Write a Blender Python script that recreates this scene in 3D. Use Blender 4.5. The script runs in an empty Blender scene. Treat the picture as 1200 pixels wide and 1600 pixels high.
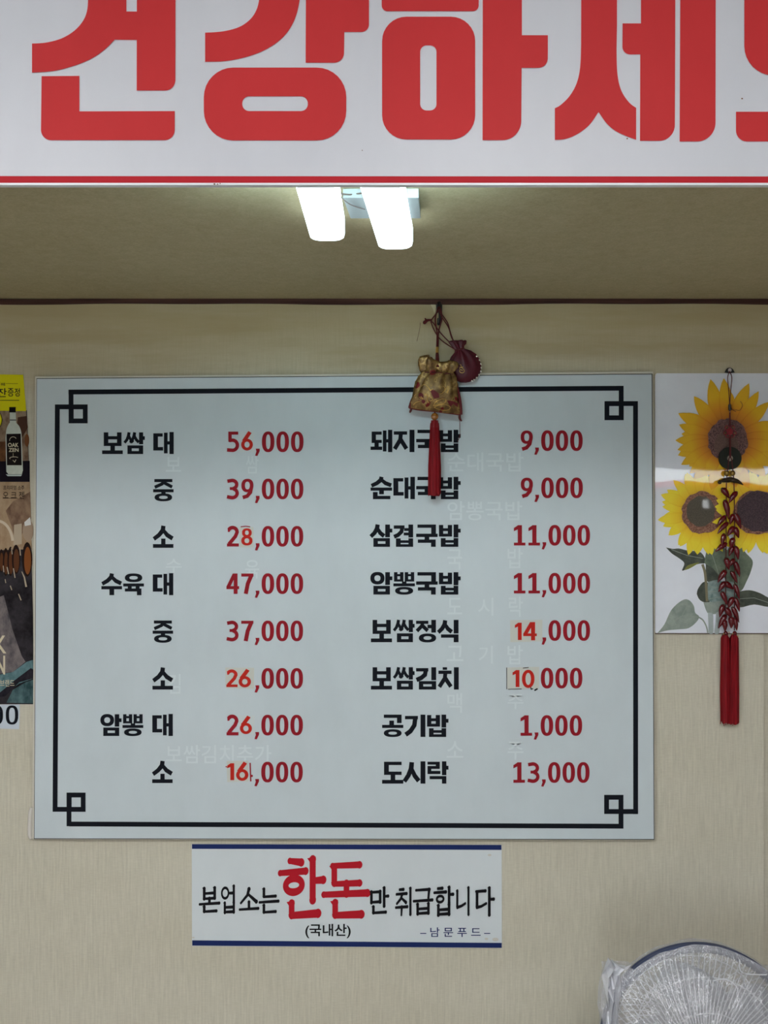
import bpy, bmesh, math, random
from mathutils import Vector
random.seed(7)
S = bpy.context.scene
COL = S.collection
PI = math.pi

# ------------------------------------------------------------ camera, world, exposure
F = 1500.0            # focal length in photograph pixels (frame taken as 1200 x 1600)
D = 2.10              # camera to back wall
CZ = 1.65             # camera height
HD = 1.15             # camera to the header sign
cam = bpy.data.cameras.new('camera')
cam.sensor_fit = 'VERTICAL'; cam.sensor_height = 36.0; cam.lens = F / 1600 * 36
cam.clip_start = 0.02
cam_o = bpy.data.objects.new('camera', cam); COL.objects.link(cam_o)
cam_o.location = (0, 0, CZ); cam_o.rotation_euler = (PI / 2, 0, 0)
S.camera = cam_o
w = bpy.data.worlds.new('daylight'); S.world = w; w.use_nodes = True
bg = w.node_tree.nodes['Background']
bg.inputs['Color'].default_value = (0.93, 0.98, 1.0, 1); bg.inputs['Strength'].default_value = 9.0
S.view_settings.view_transform = 'Standard'; S.view_settings.look = 'None'
S.view_settings.gamma = 1.0; S.view_settings.exposure = -0.18
S.view_settings.use_curve_mapping = False
S.cycles.use_denoising = True
S.cycles.max_bounces = 10; S.cycles.transparent_max_bounces = 16
S.cycles.caustics_reflective = False; S.cycles.caustics_refractive = False

def portal(loc, rot, sx, sy):
    l = bpy.data.lights.new('window_daylight', 'AREA'); l.shape = 'RECTANGLE'; l.size = sx; l.size_y = sy
    l.cycles.is_portal = True
    o = bpy.data.objects.new('window_daylight', l); COL.objects.link(o); o.location = loc; o.rotation_euler = rot

# assumed for light, unseen: the shop window, and the clear strip above the door
WIN = (-0.95, -0.25, 0.15, 1.45)      # x0 x1 z0 z1 in the front wall (behind the camera)
TRN = (1.70, 2.95, 1.800, 1.955)
GLINT_GAP = (2.19, 2.262, 1.686, 1.736)    # wall opening added only to put a glint in the laminated print
FY = -2.4
portal(((WIN[0] + WIN[1]) / 2, FY - .06, (WIN[2] + WIN[3]) / 2), (PI / 2, 0, PI), WIN[1] - WIN[0], WIN[3] - WIN[2])
LWY = (-1.2, -0.8, 0.55, 1.45)         # y0 y1 z0 z1 of the window assumed in the left wall for side light
portal((-2.6 - .06, (LWY[0] + LWY[1]) / 2, (LWY[2] + LWY[3]) / 2), (PI / 2, 0, -PI / 2), LWY[1] - LWY[0], LWY[3] - LWY[2])
portal(((TRN[0] + TRN[1]) / 2, FY - .06, (TRN[2] + TRN[3]) / 2), (PI / 2, 0, PI), TRN[1] - TRN[0], TRN[3] - TRN[2])

# ------------------------------------------------------------ materials
def s2l(c):
    return tuple(((v / 255) / 12.92 if v / 255 <= .04045 else ((v / 255 + .055) / 1.055) ** 2.4) for v in c)
MATS = {}
def mat(name, col, rough=.6, metal=0, spec=.3, coat=0, alpha=1, emit=None, es=0):
    if name in MATS: return MATS[name]
    m = bpy.data.materials.new(name); m.use_nodes = True
    b = m.node_tree.nodes['Principled BSDF']
    b.inputs['Base Color'].default_value = (*col, 1)
    b.inputs['Roughness'].default_value = rough; b.inputs['Metallic'].default_value = metal
    b.inputs['Specular IOR Level'].default_value = spec
    b.inputs['Coat Weight'].default_value = coat; b.inputs['Coat Roughness'].default_value = .03
    b.inputs['Alpha'].default_value = alpha
    if emit: b.inputs['Emission Color'].default_value = (*emit, 1); b.inputs['Emission Strength'].default_value = es
    MATS[name] = m
    return m
class NT:
    def __init__(s, m): s.t = m.node_tree; s.n = s.t.nodes; s.b = s.n['Principled BSDF']
    def add(s, kind, **kw):
        n = s.n.new(kind)
        for k, v in kw.items():
            if hasattr(n, k): setattr(n, k, v)
            else: n.inputs[k.replace('_', ' ')].default_value = v
        return n
    def link(s, a, b): s.t.links.new(a, b)
    def pos(s, scale=(1, 1, 1), rot=(0, 0, 0)):
        g = s.n.new('ShaderNodeNewGeometry'); m = s.n.new('ShaderNodeMapping')
        m.inputs['Scale'].default_value = scale; m.inputs['Rotation'].default_value = rot
        s.link(g.outputs['Position'], m.inputs['Vector']); return m.outputs[0]
    def noise(s, vec, scale, detail=4, rough=.55):
        n = s.n.new('ShaderNodeTexNoise'); n.inputs['Scale'].default_value = scale
        n.inputs['Detail'].default_value = detail; n.inputs['Roughness'].default_value = rough
        s.link(vec, n.inputs['Vector']); return n.outputs['Fac']
    def ramp(s, fac, stops):
        r = s.n.new('ShaderNodeValToRGB'); e = r.color_ramp.elements
        while len(e) < len(stops): e.new(.5)
        for i, (p, c) in enumerate(stops):
            e[i].position = p; e[i].color = (*c, 1) if len(c) == 3 else c
        s.link(fac, r.inputs['Fac']); return r.outputs['Color']
    def mix(s, fac, a, b, mode='MIX'):
        m = s.n.new('ShaderNodeMix'); m.data_type = 'RGBA'; m.blend_type = mode
        for sock, v in ((m.inputs[0], fac), (m.inputs[6], a), (m.inputs[7], b)):
            if isinstance(v, (int, float)): sock.default_value = v
            elif isinstance(v, tuple): sock.default_value = (*v, 1)
            else: s.link(v, sock)
        return m.outputs[2]
    def bump(s, h, strength, dist=.001):
        b = s.n.new('ShaderNodeBump'); b.inputs['Strength'].default_value = strength; b.inputs['Distance'].default_value = dist
        s.link(h, b.inputs['Height']); return b.outputs['Normal']

def wallpaper(name, base, stain=True):
    m = mat(name, base, .75, spec=.15); t = NT(m)
    fib = t.noise(t.pos((260, 260, 14)), 1, 5, .65)
    weave = t.noise(t.pos((60, 60, 420)), 1, 3, .6)
    blot = t.noise(t.pos((1.6, 1.6, 3.5)), 1.6, 5, .6)
    c = t.ramp(fib, [(.25, tuple(v * .84 for v in base)), (.75, tuple(min(1, v * 1.10) for v in base))])
    c = t.mix(.35, c, t.ramp(weave, [(.3, (.36, .36, .36)), (.7, (.64, .64, .64))]), 'SOFT_LIGHT')
    c = t.mix(.5, c, t.ramp(blot, [(.3, (.40, .39, .36)), (.7, (.58, .58, .57))]), 'SOFT_LIGHT')
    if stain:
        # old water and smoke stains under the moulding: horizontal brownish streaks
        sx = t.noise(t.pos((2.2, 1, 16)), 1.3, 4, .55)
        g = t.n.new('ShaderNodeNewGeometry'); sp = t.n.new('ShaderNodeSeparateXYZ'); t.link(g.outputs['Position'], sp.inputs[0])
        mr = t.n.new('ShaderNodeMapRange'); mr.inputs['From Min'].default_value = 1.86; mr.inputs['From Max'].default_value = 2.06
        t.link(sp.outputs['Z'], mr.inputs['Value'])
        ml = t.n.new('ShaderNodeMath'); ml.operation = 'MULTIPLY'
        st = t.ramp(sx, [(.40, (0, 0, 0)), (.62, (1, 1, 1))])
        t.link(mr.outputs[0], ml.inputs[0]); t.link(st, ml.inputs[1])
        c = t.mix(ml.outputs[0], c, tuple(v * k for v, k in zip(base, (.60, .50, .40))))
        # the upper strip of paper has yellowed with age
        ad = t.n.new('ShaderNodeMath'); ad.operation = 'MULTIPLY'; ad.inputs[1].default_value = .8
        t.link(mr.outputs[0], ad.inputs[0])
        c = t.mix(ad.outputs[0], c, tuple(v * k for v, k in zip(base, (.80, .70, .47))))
    t.link(c, t.b.inputs['Base Color'])
    t.link(t.bump(fib, .35, .0006), t.b.inputs['Normal'])
    return m
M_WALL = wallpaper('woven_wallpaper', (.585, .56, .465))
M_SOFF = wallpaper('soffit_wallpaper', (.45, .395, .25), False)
M_HALL = mat('white_hall_paint', (.44, .43, .415), .8)
M_FLOOR = mat('floor_tile', (.33, .30, .26), .5)
def panel(name, base, amt=.06, rough=.5, spec=.2):
    m = mat(name, base, rough, spec=spec); t = NT(m)
    n = t.noise(t.pos((2.5, 2.5, 1.6)), 2.2, 5, .6); n2 = t.noise(t.pos((30, 30, 8)), 1, 3)
    c = t.ramp(n, [(.3, tuple(v * (1 - amt) for v in base)), (.7, tuple(min(1, v * (1 + amt * .5)) for v in base))])
    c = t.mix(.18, c, t.ramp(n2, [(.3, (.42, .42, .42)), (.7, (.58, .58, .58))]), 'SOFT_LIGHT')
    t.link(c, t.b.inputs['Base Color']); return m
M_BOARD = panel('board_face', (.57, .645, .685))
M_HEAD = panel('header_acrylic', (.59, .615, .67), .04, .35)
M_NOTICE = panel('notice_sheet', (.64, .70, .735), .05)
M_CREAM = mat('cream_plastic', (.62, .60, .52), .5)
M_DARKGAP = mat('dark_gap', (.03, .03, .03), .8)
M_INK = mat('black_ink', s2l((24, 27, 34)), .6, spec=.05)
M_INK2 = mat('soft_black_ink', s2l((26, 26, 30)), .6, spec=.05)
M_PRICE = panel('price_red', (.30, .016, .026), .12, .6, .05)
M_STICK = mat('patch_red', (.50, .022, .014), .5, spec=.08)
M_PATCH = mat('patch_paper', (.57, .59, .545), .5)
M_GHOST = mat('ghost_white', (.635, .71, .745), .55)
M_SIGNRED = panel('sign_red', (.55, .036, .040), .06, .5, .1)
M_STRIPE = mat('stripe_red', (.46, .018, .028), .5, spec=.1)
M_NRED = mat('notice_red', (.45, .014, .026), .6, spec=.06)
M_NAVY = mat('notice_navy', (.016, .028, .12), .6, spec=.06)
M_ALU = mat('white_metal', (.72, .75, .80), .35, spec=.5)
M_WOODT = mat('brown_moulding', (.060, .028, .022), .6, spec=.1)
_t = NT(M_WOODT); _n = _t.noise(_t.pos((3, 40, 90)), 2, 4)
_t.link(_t.ramp(_n, [(.3, (.042, .019, .016)), (.7, (.095, .045, .034))]), _t.b.inputs['Base Color'])
M_LAMP = mat('lamp_diffuser', (.9, .9, .9), .4, emit=(.78, .94, 1.0), es=2.6)
M_LBASE = mat('lamp_housing', (.8, .8, .8), .4)
M_WIRE = mat('grey_wire', (.12, .10, .09), .5)
M_BLACK = mat('black_metal', (.008, .008, .009), .3, spec=.6)
M_STEEL = mat('steel', (.6, .6, .6), .25, 1)
def cloth(name, base, amt=.3, rough=.55, sheen=.3, scale=900):
    m = mat(name, base, rough, spec=.3); t = NT(m)
    n = t.noise(t.pos((1, 1, 1)), scale, 2)
    t.link(t.ramp(n, [(.3, tuple(v * (1 - amt) for v in base)), (.7, tuple(min(1, v * (1 + amt)) for v in base))]), t.b.inputs['Base Color'])
    t.b.inputs['Sheen Weight'].default_value = sheen
    t.link(t.bump(n, .3, .0004), t.b.inputs['Normal']); return m
M_CORD = cloth('red_cord', (.085, .005, .007), .3, .6, .1)
M_MAROON = cloth('maroon_satin', (.070, .003, .011), .25, .42, .05)
M_TASSEL = mat('red_silk_thread', (.34, .008, .014), .55, spec=.15)
_t = NT(M_TASSEL); _n = _t.noise(_t.pos((900, 900, 18)), 1, 3)
_t.link(_t.ramp(_n, [(.3, (.095, .002, .005)), (.7, (.30, .006, .012))]), _t.b.inputs['Base Color'])
_t.link(_t.bump(_n, .6, .0008), _t.b.inputs['Normal'])
M_REDTRIM = cloth('dark_red_piping', (.115, .005, .009), .3, .6, .1)
# brocade: gold thread with red figures
M_BROC = mat('gold_brocade', (.4, .25, .08), .40, .45, spec=.4); _t = NT(M_BROC)
_nb = _t.noise(_t.pos((1, 1, .8), (0, .5, 0)), 85, 2.5, .5)
_c = _t.ramp(_nb, [(.34, (.105, .052, .016)), (.47, (.20, .115, .036)), (.54, (.24, .14, .046)), (.60, (.42, .27, .09)), (.66, (.19, .105, .034))])
_big = _t.noise(_t.pos(), 38, 1, .4)
_c = _t.mix(_t.ramp(_big, [(.66, (0, 0, 0)), (.68, (1, 1, 1))]), _c, (.16, .006, .008))
_th = _t.noise(_t.pos((1, 1, 1)), 1400, 2)
_c = _t.mix(.4, _c, _t.ramp(_th, [(.3, (.3, .3, .3)), (.7, (.68, .68, .68))]), 'SOFT_LIGHT')
_t.link(_c, _t.b.inputs['Base Color']); _t.link(_t.bump(_nb, .3, .001), _t.b.inputs['Normal'])
M_GOLD = mat('gold_thread', (.68, .42, .12), .35, .8)
M_AMBER = mat('amber_bead', (.36, .13, .02), .15, 0, .6, coat=.6)
M_PEARL = mat('pearl_stitch', (.92, .86, .76), .3)
M_PEPPER = mat('lacquered_pepper', (.095, .002, .005), .2, 0, .4, coat=.2)
M_PCAP = mat('pepper_cap', (.035, .012, .008), .4)
M_BRASS = mat('brass_bead', (.30, .19, .05), .3, .7)
M_COIN = mat('blackened_coin', (.016, .020, .014), .42, .3)
M_POD = mat('dark_pod', (.026, .016, .008), .3)
# laminated prints: one clear wavy coat over every printed colour
def coated(name, col, fac=None, cr=.025):
    po = name.startswith('poster') or name.startswith('sticker')
    if name in MATS: return MATS[name]
    m = mat(name, col, .6, spec=0.0 if po else .2, coat=.03 if po else 1.0); t = NT(m)
    t.b.inputs['Coat Roughness'].default_value = cr
    n = t.noise(t.pos((9, 9, 9)), 1, 1.5, .4)
    t.link(t.bump(n, .08, .004), t.b.inputs['Coat Normal']); return m
def coated_var(name, a, b, scale, pos=(1, 1, 1), lo=.35, hi=.65):
    m = coated(name, a); t = NT(m)
    t.link(t.ramp(t.noise(t.pos(pos), scale, 5, .65), [(lo, a), (hi, b)]), t.b.inputs['Base Color']); return m
M_SHEET = coated_var('laminated_white', (.73, .76, .84), (.80, .84, .92), 5)
def petal_mat(name, base, mid, tip):
    m = coated(name, tip); t = NT(m)
    a = t.n.new('ShaderNodeAttribute'); a.attribute_name = 'along'
    sp = t.n.new('ShaderNodeSeparateColor'); t.link(a.outputs['Color'], sp.inputs[0])
    c = t.ramp(sp.outputs[0], [(0, base), (.32, mid), (.62, tip)])
    vein = t.ramp(sp.outputs[1], [(.0, (.30, .30, .30)), (.12, (.5, .5, .5)), (.85, (.52, .52, .52)), (1, (.38, .36, .3))])
    c = t.mix(.8, c, vein, 'SOFT_LIGHT')
    t.link(c, t.b.inputs['Base Color']); return m
M_PET1 = petal_mat('petal_orange', (.34, .075, .012), (.66, .26, .012), (.76, .44, .012))
M_PET2 = petal_mat('petal_yellow', (.58, .25, .02), (.82, .54, .02), (.86, .68, .035))
M_DISC1 = coated_var('seed_disc', (.030, .014, .016), (.26, .13, .12), 420)
M_DISC2 = coated_var('seed_disc_rim', (.10, .030, .016), (.36, .18, .12), 300)
M_DISC3 = coated_var('seed_disc_core', (.05, .042, .030), (.12, .10, .072), 500)
M_DISC4 = coated_var('seed_disc_dark', (.025, .016, .022), (.085, .050, .060), 500)
M_LEAF1 = coated_var('leaf_dark', (.035, .045, .038), (.085, .10, .075), 60)
M_LEAF2 = coated_var('leaf_mid', (.085, .12, .085), (.17, .21, .15), 50)
M_LEAF3 = coated_var('leaf_pale', (.22, .27, .24), (.32, .37, .33), 50)
M_STEM = coated_var('stem_pale', (.36, .42, .42), (.46, .51, .51), 40)
M_VEIN = coated('leaf_vein', (.30, .35, .30))
M_TEALJ = coated_var('vase_teal', (.13, .20, .19), (.28, .36, .35), 90)

# ------------------------------------------------------------ object helpers
def tag(o, label=None, cat=None, group=None, kind=None):
    if label: o['label'] = label
    if cat: o['category'] = cat
    if group: o['group'] = group
    if kind: o['kind'] = kind
    return o
def thing(name, loc, label, cat, group=None):
    o = bpy.data.objects.new(name, None); COL.objects.link(o); o.location = loc
    o.empty_display_size = .05
    return tag(o, label, cat, group)
def wloc(o):
    v = Vector((0, 0, 0))
    while o: v += o.location; o = o.parent
    return v
class MB:
    """collects world-space geometry and links it as one mesh object"""
    def __init__(s): s.v = []; s.f = []; s.sm = []; s.lift = 0.0
    def poly(s, pts, smooth=False):
        i = len(s.v); s.v += [Vector(p) for p in pts]; s.f.append(list(range(i, i + len(pts)))); s.sm.append(smooth)
    def quads(s, grid, cu=False, cv=False, smooth=True):
        i = len(s.v); n = len(grid); m = len(grid[0])
        for r in grid: s.v += [Vector(p) for p in r]
        for a in range(n if cu else n - 1):
            for b in range(m if cv else m - 1):
                a2 = (a + 1) % n; b2 = (b + 1) % m
                s.f.append([i + a * m + b, i + a * m + b2, i + a2 * m + b2, i + a2 * m + b]); s.sm.append(smooth)
    def fan(s, ring, smooth=False): s.poly(ring, smooth)
    def box(s, x0, y0, z0, x1, y1, z1):
        p = [(x0, y0, z0), (x1, y0, z0), (x1, y1, z0), (x0, y1, z0), (x0, y0, z1), (x1, y0, z1), (x1, y1, z1), (x0, y1, z1)]
        i = len(s.v); s.v += [Vector(q) for q in p]
        for f in ((0, 3, 2, 1), (4, 5, 6, 7), (0, 1, 5, 4), (1, 2, 6, 5), (2, 3, 7, 6), (3, 0, 4, 7)):
            s.f.append([i + k for k in f]); s.sm.append(False)
    def slab(s, front, back):
        """solid between two matching outlines"""
        n = len(front); i = len(s.v); s.v += [Vector(p) for p in front] + [Vector(p) for p in back]
        s.f.append(list(range(i, i + n))); s.f.append([i + n + k for k in reversed(range(n))])
        for k in range(n): s.f.append([i + k, i + n + k, i + n + (k + 1) % n, i + (k + 1) % n])
        s.sm += [False] * (n + 2)
    def sphere(s, c, r, nu=14, nv=10, sc=(1, 1, 1)):
        g = []
        for a in range(nv + 1):
            th = PI * a / nv
            g.append([Vector(c) + Vector((r * sc[0] * math.sin(th) * math.cos(2 * PI * b / nu), r * sc[1] * math.sin(th) * math.sin(2 * PI * b / nu), r * sc[2] * math.cos(th))) for b in range(nu)])
        s.quads(g, cv=True)
    def tube(s, pts, r, n=8, cap=True, spline=True, sub=6):
        P = [Vector(p) for p in pts]
        R = r if isinstance(r, (list, tuple)) else [r] * len(P)
        if spline and len(P) > 2:
            Q = []; RR = []
            for i in range(len(P) - 1):
                p0 = P[max(i - 1, 0)]; p1 = P[i]; p2 = P[i + 1]; p3 = P[min(i + 2, len(P) - 1)]
                for k in range(sub):
                    t = k / sub
                    Q.append(.5 * ((2 * p1) + (p2 - p0) * t + (2 * p0 - 5 * p1 + 4 * p2 - p3) * t * t + (3 * p1 - p0 - 3 * p2 + p3) * t ** 3))
                    RR.append(R[i] + (R[i + 1] - R[i]) * t)
            Q.append(P[-1]); RR.append(R[-1]); P, R = Q, RR
        g = []; up = None
        for i, p in enumerate(P):
            d = (P[min(i + 1, len(P) - 1)] - P[max(i - 1, 0)])
            d = d.normalized() if d.length > 1e-9 else Vector((0, 0, 1))
            if up is None: up = Vector((0, 1, 0)) if abs(d.y) < .9 else Vector((1, 0, 0))
            a = (up - d * up.dot(d)).normalized(); b = d.cross(a); up = a
            g.append([p + (a * math.cos(2 * PI * k / n) + b * math.sin(2 * PI * k / n)) * R[i] for k in range(n)])
        s.quads(g, cv=True)
        if cap: s.poly(list(reversed(g[0]))); s.poly(g[-1])
    def build(s, name, m, parent=None, colattr=None):
        base = wloc(parent) if parent else Vector((0, 0, 0))
        me = bpy.data.meshes.new(name)
        me.from_pydata([tuple(v - base) for v in s.v], [], s.f)
        me.polygons.foreach_set('use_smooth', s.sm)
        me.materials.append(m); me.validate(); me.update()
        if colattr:
            a = me.color_attributes.new('along', 'FLOAT_COLOR', 'POINT')
            for i, c in enumerate(colattr): a.data[i].color = (*c, 1)
        o = bpy.data.objects.new(name, me); COL.objects.link(o)
        if parent: o.parent = parent
        return o
def build_thing(mb, name, m, label, cat, group=None, origin=None):
    """a one-mesh top-level thing with its origin at origin"""
    o = mb.build(name, m)
    if origin:
        org = Vector(origin)
        for v in o.data.vertices: v.co -= org
        o.location = org
    return tag(o, label, cat, group)

def W(px, py, off=0.0, depth=None):
    """photograph pixel -> point at a distance off in front of the back wall"""
    d = (D - off) if depth is None else depth
    return Vector(((px - 600) / F * d, d, CZ + (800 - py) / F * d))
K = D / F

# ------------------------------------------------------------ lettering
def arc(cx, cy, rx, ry, a0, a1, n=14):
    return [(cx + rx * math.cos(math.radians(a0 + (a1 - a0) * i / n)), cy + ry * math.sin(math.radians(a0 + (a1 - a0) * i / n))) for i in range(n + 1)]
def stroke(pts, w):
    """flat stroke polygon list (quads) with mitred joints; w is a width or widths per point"""
    n = len(pts); ws = w if isinstance(w, (list, tuple)) else [w] * n
    L = []; R = []
    for i in range(n):
        dirs = []
        if i > 0: dirs.append((pts[i][0] - pts[i - 1][0], pts[i][1] - pts[i - 1][1]))
        if i < n - 1: dirs.append((pts[i + 1][0] - pts[i][0], pts[i + 1][1] - pts[i][1]))
        nn = []
        for dx, dy in dirs:
            l = math.hypot(dx, dy) or 1; nn.append((-dy / l, dx / l))
        nx = sum(a for a, b in nn); ny = sum(b for a, b in nn); l = math.hypot(nx, ny) or 1; nx /= l; ny /= l
        k = 1 / max(.5, nx * nn[0][0] + ny * nn[0][1])
        h = ws[i] / 2 * k
        L.append((pts[i][0] + nx * h, pts[i][1] + ny * h)); R.append((pts[i][0] - nx * h, pts[i][1] - ny * h))
    return [[L[i], L[i + 1], R[i + 1], R[i]] for i in range(n - 1)]
def ring(cx, cy, rx, ry, tx, ty, e=2.3, n=32):
    def sup(a, b):
        o = []
        for i in range(n):
            t = 2 * PI * i / n; c, s_ = math.cos(t), math.sin(t)
            o.append((cx + a * math.copysign(abs(c) ** (2 / e), c), cy + b * math.copysign(abs(s_) ** (2 / e), s_)))
        return o
    A = sup(rx, ry); B = sup(rx - tx, ry - ty)
    return [[A[i], A[(i + 1) % n], B[(i + 1) % n], B[i]] for i in range(n)]
def rect(x0, y0, x1, y1): return [[(x0, y0), (x1, y0), (x1, y1), (x0, y1)]]
def box4(x0, y0, x1, y1, tx, ty): return rect(x0, y0, x0 + tx, y1) + rect(x1 - tx, y0, x1, y1) + rect(x0 + tx, y0, x1 - tx, y0 + ty) + rect(x0 + tx, y1 - ty, x1 - tx, y1)
def bieup(x0, y0, x1, y1, tx, ty, up=.28):
    h = y1 - y0
    return rect(x0, y0, x0 + tx, y1) + rect(x1 - tx, y0, x1, y1) + rect(x0 + tx, y0 + h * up, x1 - tx, y0 + h * up + ty) + rect(x0 + tx, y1 - ty, x1 - tx, y1)
def siot(cx, y0, hw, y1, t, top=None):
    h = y1 - y0
    return stroke([(cx + 1, y0), (cx - 2, y0 + h * .34), (cx - hw * .45, y0 + h * .68), (cx - hw, y1 - 2)], [t * 1.05, t * 1.1, t, t * .95]) + \
           stroke([(cx - 1, y0 + h * .30), (cx + hw * .42, y0 + h * .68), (cx + hw, y1 - 4)], [t * .8, t, t])
def jieut(x0, y0, x1, y1, t, th):
    cx = (x0 + x1) / 2
    return rect(x0, y0, x1, y0 + th) + stroke([(cx + 2, y0 + th * .6), (cx - 1, y0 + (y1 - y0) * .45), (x0 + 4, y1 - 4)], t) + stroke([(cx, y0 + (y1 - y0) * .42), (x1 - 3, y1 - 5)], t)
def aa(y1=57, x=68, w_=22): return rect(x, 0, x + w_, y1) + rect(x + w_, y1 * .33, 101, y1 * .33 + 17)
def ii(x=75, y1=100, w_=23): return rect(x, 0, x + w_, y1)
R = rect
G = {}
G['보'] = bieup(8, 0, 94, 63, 22, 15) + R(40, 63, 62, 84) + R(0, 83, 100, 100)
G['쌈'] = siot(24, 0, 21, 50, 14) + siot(51, 0, 21, 50, 14) + R(73, 0, 93, 55) + R(93, 18, 101, 35) + box4(17, 60, 93, 100, 21, 14)
G['대'] = R(0, 6, 23, 84) + R(23, 6, 46, 21) + R(23, 68, 48, 84) + R(52, 3, 70, 97) + R(70, 42, 79, 57) + R(79, 0, 100, 100)
G['중'] = R(6, 0, 94, 14) + stroke([(50, 8), (44, 22), (8, 37)], 15) + stroke([(52, 16), (93, 36)], 15) + R(0, 46, 100, 60) + R(40, 60, 61, 68) + ring(50, 83, 43, 18, 22, 11)
G['소'] = siot(50, 0, 46, 62, 20) + R(40, 58, 61, 84) + R(0, 83, 100, 100)
G['수'] = siot(50, 0, 46, 50, 19) + R(0, 58, 100, 73) + R(39, 73, 62, 100)
G['육'] = ring(50, 20, 42, 20, 22, 12) + R(0, 46, 100, 60) + R(22, 60, 41, 71) + R(60, 60, 79, 71) + R(8, 69, 88, 83) + R(66, 69, 88, 100)
G['암'] = ring(32, 27, 33, 28, 19, 15) + aa(57) + box4(13, 61, 90, 100, 21, 14)
G['뽕'] = bieup(3, 0, 47, 42, 16, 10, .2) + bieup(53, 0, 97, 42, 16, 10, .2) + R(40, 42, 61, 51) + R(0, 50, 100, 63) + ring(50, 83, 42, 17.5, 22, 11)
G['돼'] = R(5, 8, 52, 22) + R(5, 8, 25, 58) + R(5, 45, 52, 59) + R(18, 59, 38, 76) + R(0, 75, 54, 90) + R(57, 3, 74, 97) + R(74, 42, 81, 57) + R(81, 0, 101, 100)
G['지'] = jieut(2, 7, 64, 90, 19, 15) + ii()
G['국'] = R(6, 0, 92, 15) + R(70, 0, 92, 42) + R(0, 41, 100, 56) + R(39, 56, 61, 70) + R(8, 67, 91, 82) + R(69, 67, 91, 100)
G['밥'] = bieup(0, 2, 61, 54, 20, 13) + aa(58) + bieup(9, 61, 90, 100, 22, 12, .22)
G['순'] = siot(50, 0, 46, 42, 18) + R(0, 48, 100, 62) + R(40, 62, 62, 78) + R(11, 68, 33, 100) + R(33, 85, 92, 100)
G['삼'] = siot(32, 0, 31, 56, 19) + aa(57) + box4(13, 61, 90, 100, 21, 14)
G['겹'] = R(2, 4, 52, 19) + stroke([(42, 8), (38, 32), (22, 47), (3, 55)], 18) + R(70, 0, 92, 58) + R(50, 16, 70, 29) + R(48, 36, 70, 49) + bieup(12, 62, 92, 100, 22, 12, .22)
G['정'] = jieut(2, 4, 60, 54, 17, 14) + R(74, 0, 96, 57) + R(56, 22, 74, 38) + ring(56, 81, 41, 20, 22, 12)
G['식'] = siot(33, 2, 32, 58, 19) + R(74, 0, 97, 61) + R(14, 65, 97, 80) + R(74, 65, 97, 100)
G['김'] = R(2, 4, 60, 19) + stroke([(49, 8), (44, 34), (26, 48), (4, 57)], 20) + R(74, 0, 97, 58) + box4(15, 62, 97, 100, 21, 14)
G['치'] = R(22, 0, 43, 12) + jieut(2, 15, 64, 92, 19, 15) + ii()
G['공'] = R(8, 0, 92, 15) + R(70, 0, 92, 38) + R(34, 27, 56, 48) + R(0, 46, 100, 60) + ring(50, 83, 42, 17.5, 22, 11)
G['기'] = R(2, 6, 63, 21) + stroke([(51, 10), (46, 48), (28, 74), (5, 90)], 21) + ii()
G['도'] = R(9, 2, 92, 17) + R(9, 2, 32, 60) + R(9, 46, 92, 61) + R(40, 61, 62, 84) + R(0, 83, 100, 100)
G['시'] = siot(33, 4, 34, 92, 21) + ii()
G['락'] = R(2, 2, 60, 15) + R(41, 2, 60, 33) + R(2, 21, 60, 34) + R(2, 21, 20, 57) + R(2, 43, 63, 57) + aa(62, 70, 21) + R(12, 66, 91, 80) + R(70, 66, 91, 100)
NUM = {}
NUM['0'] = ring(31, 50, 31, 51, 20, 15, 2.35)
NUM['1'] = R(22, 0, 43, 90) + [[(24, 0), (24, 20), (3, 30), (3, 14)]] + R(3, 86, 60, 100)
NUM['2'] = stroke([(6, 20)] + arc(30, 29, 22, 22, 205, 365) + [(44, 50), (12, 88)], 18) + R(2, 85, 61, 100)
NUM['3'] = stroke([(4, 12)] + arc(28, 28, 22, 20, 250, 440), 17) + stroke(arc(28, 71, 24, 22, 280, 460) + [(2, 88)], 17) + R(16, 41, 34, 55)
NUM['4'] = R(36, 0, 55, 100) + stroke([(40, 3), (8, 68)], 18) + R(0, 62, 63, 77)
NUM['5'] = R(8, 0, 57, 15) + R(8, 0, 25, 50) + stroke([(12, 44)] + arc(29, 67, 24, 25, 265, 455) + [(2, 90)], 17)
NUM['6'] = ring(31, 67, 30, 33, 18, 14) + stroke([(54, 8), (34, 14), (17, 32), (10, 64)], 18)
NUM['7'] = R(2, 0, 62, 15) + stroke([(52, 8), (34, 50), (24, 100)], 20)
NUM['8'] = ring(31, 26, 27, 26, 17, 13) + ring(31, 73, 31, 28, 18, 14)
NUM['9'] = ring(31, 33, 30, 33, 18, 14) + stroke([(52, 36), (46, 66), (30, 85), (8, 92)], 18)
NUM['6s'] = ring(31, 68, 30, 32, 17, 16, 2) + stroke([(46, 0), (14, 50)], 20)
NUM['1s'] = R(24, 0, 44, 100) + [[(26, 0), (26, 22), (8, 30), (8, 14)]]
NUM['4s'] = NUM['4']; NUM['8s'] = NUM['8']; NUM['2s'] = NUM['2']; NUM['0s'] = ring(33, 50, 33, 50, 19, 17, 2.1)
NUM[','] = [[(6, 84), (26, 84), (26, 96), (14, 120), (2, 118), (9, 98)]]
def put(mb, polys, x0, y0, sx, sy, off, depth=None, shear=0):
    for p in polys:
        q = [W(x0 + x * sx, y0 + (y + shear * (x - 50)) * sy, off + mb.lift, depth) for x, y in p]
        mb.poly(q); mb.lift += 8e-6   # strokes that cross lie on each other, never in one plane
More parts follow.
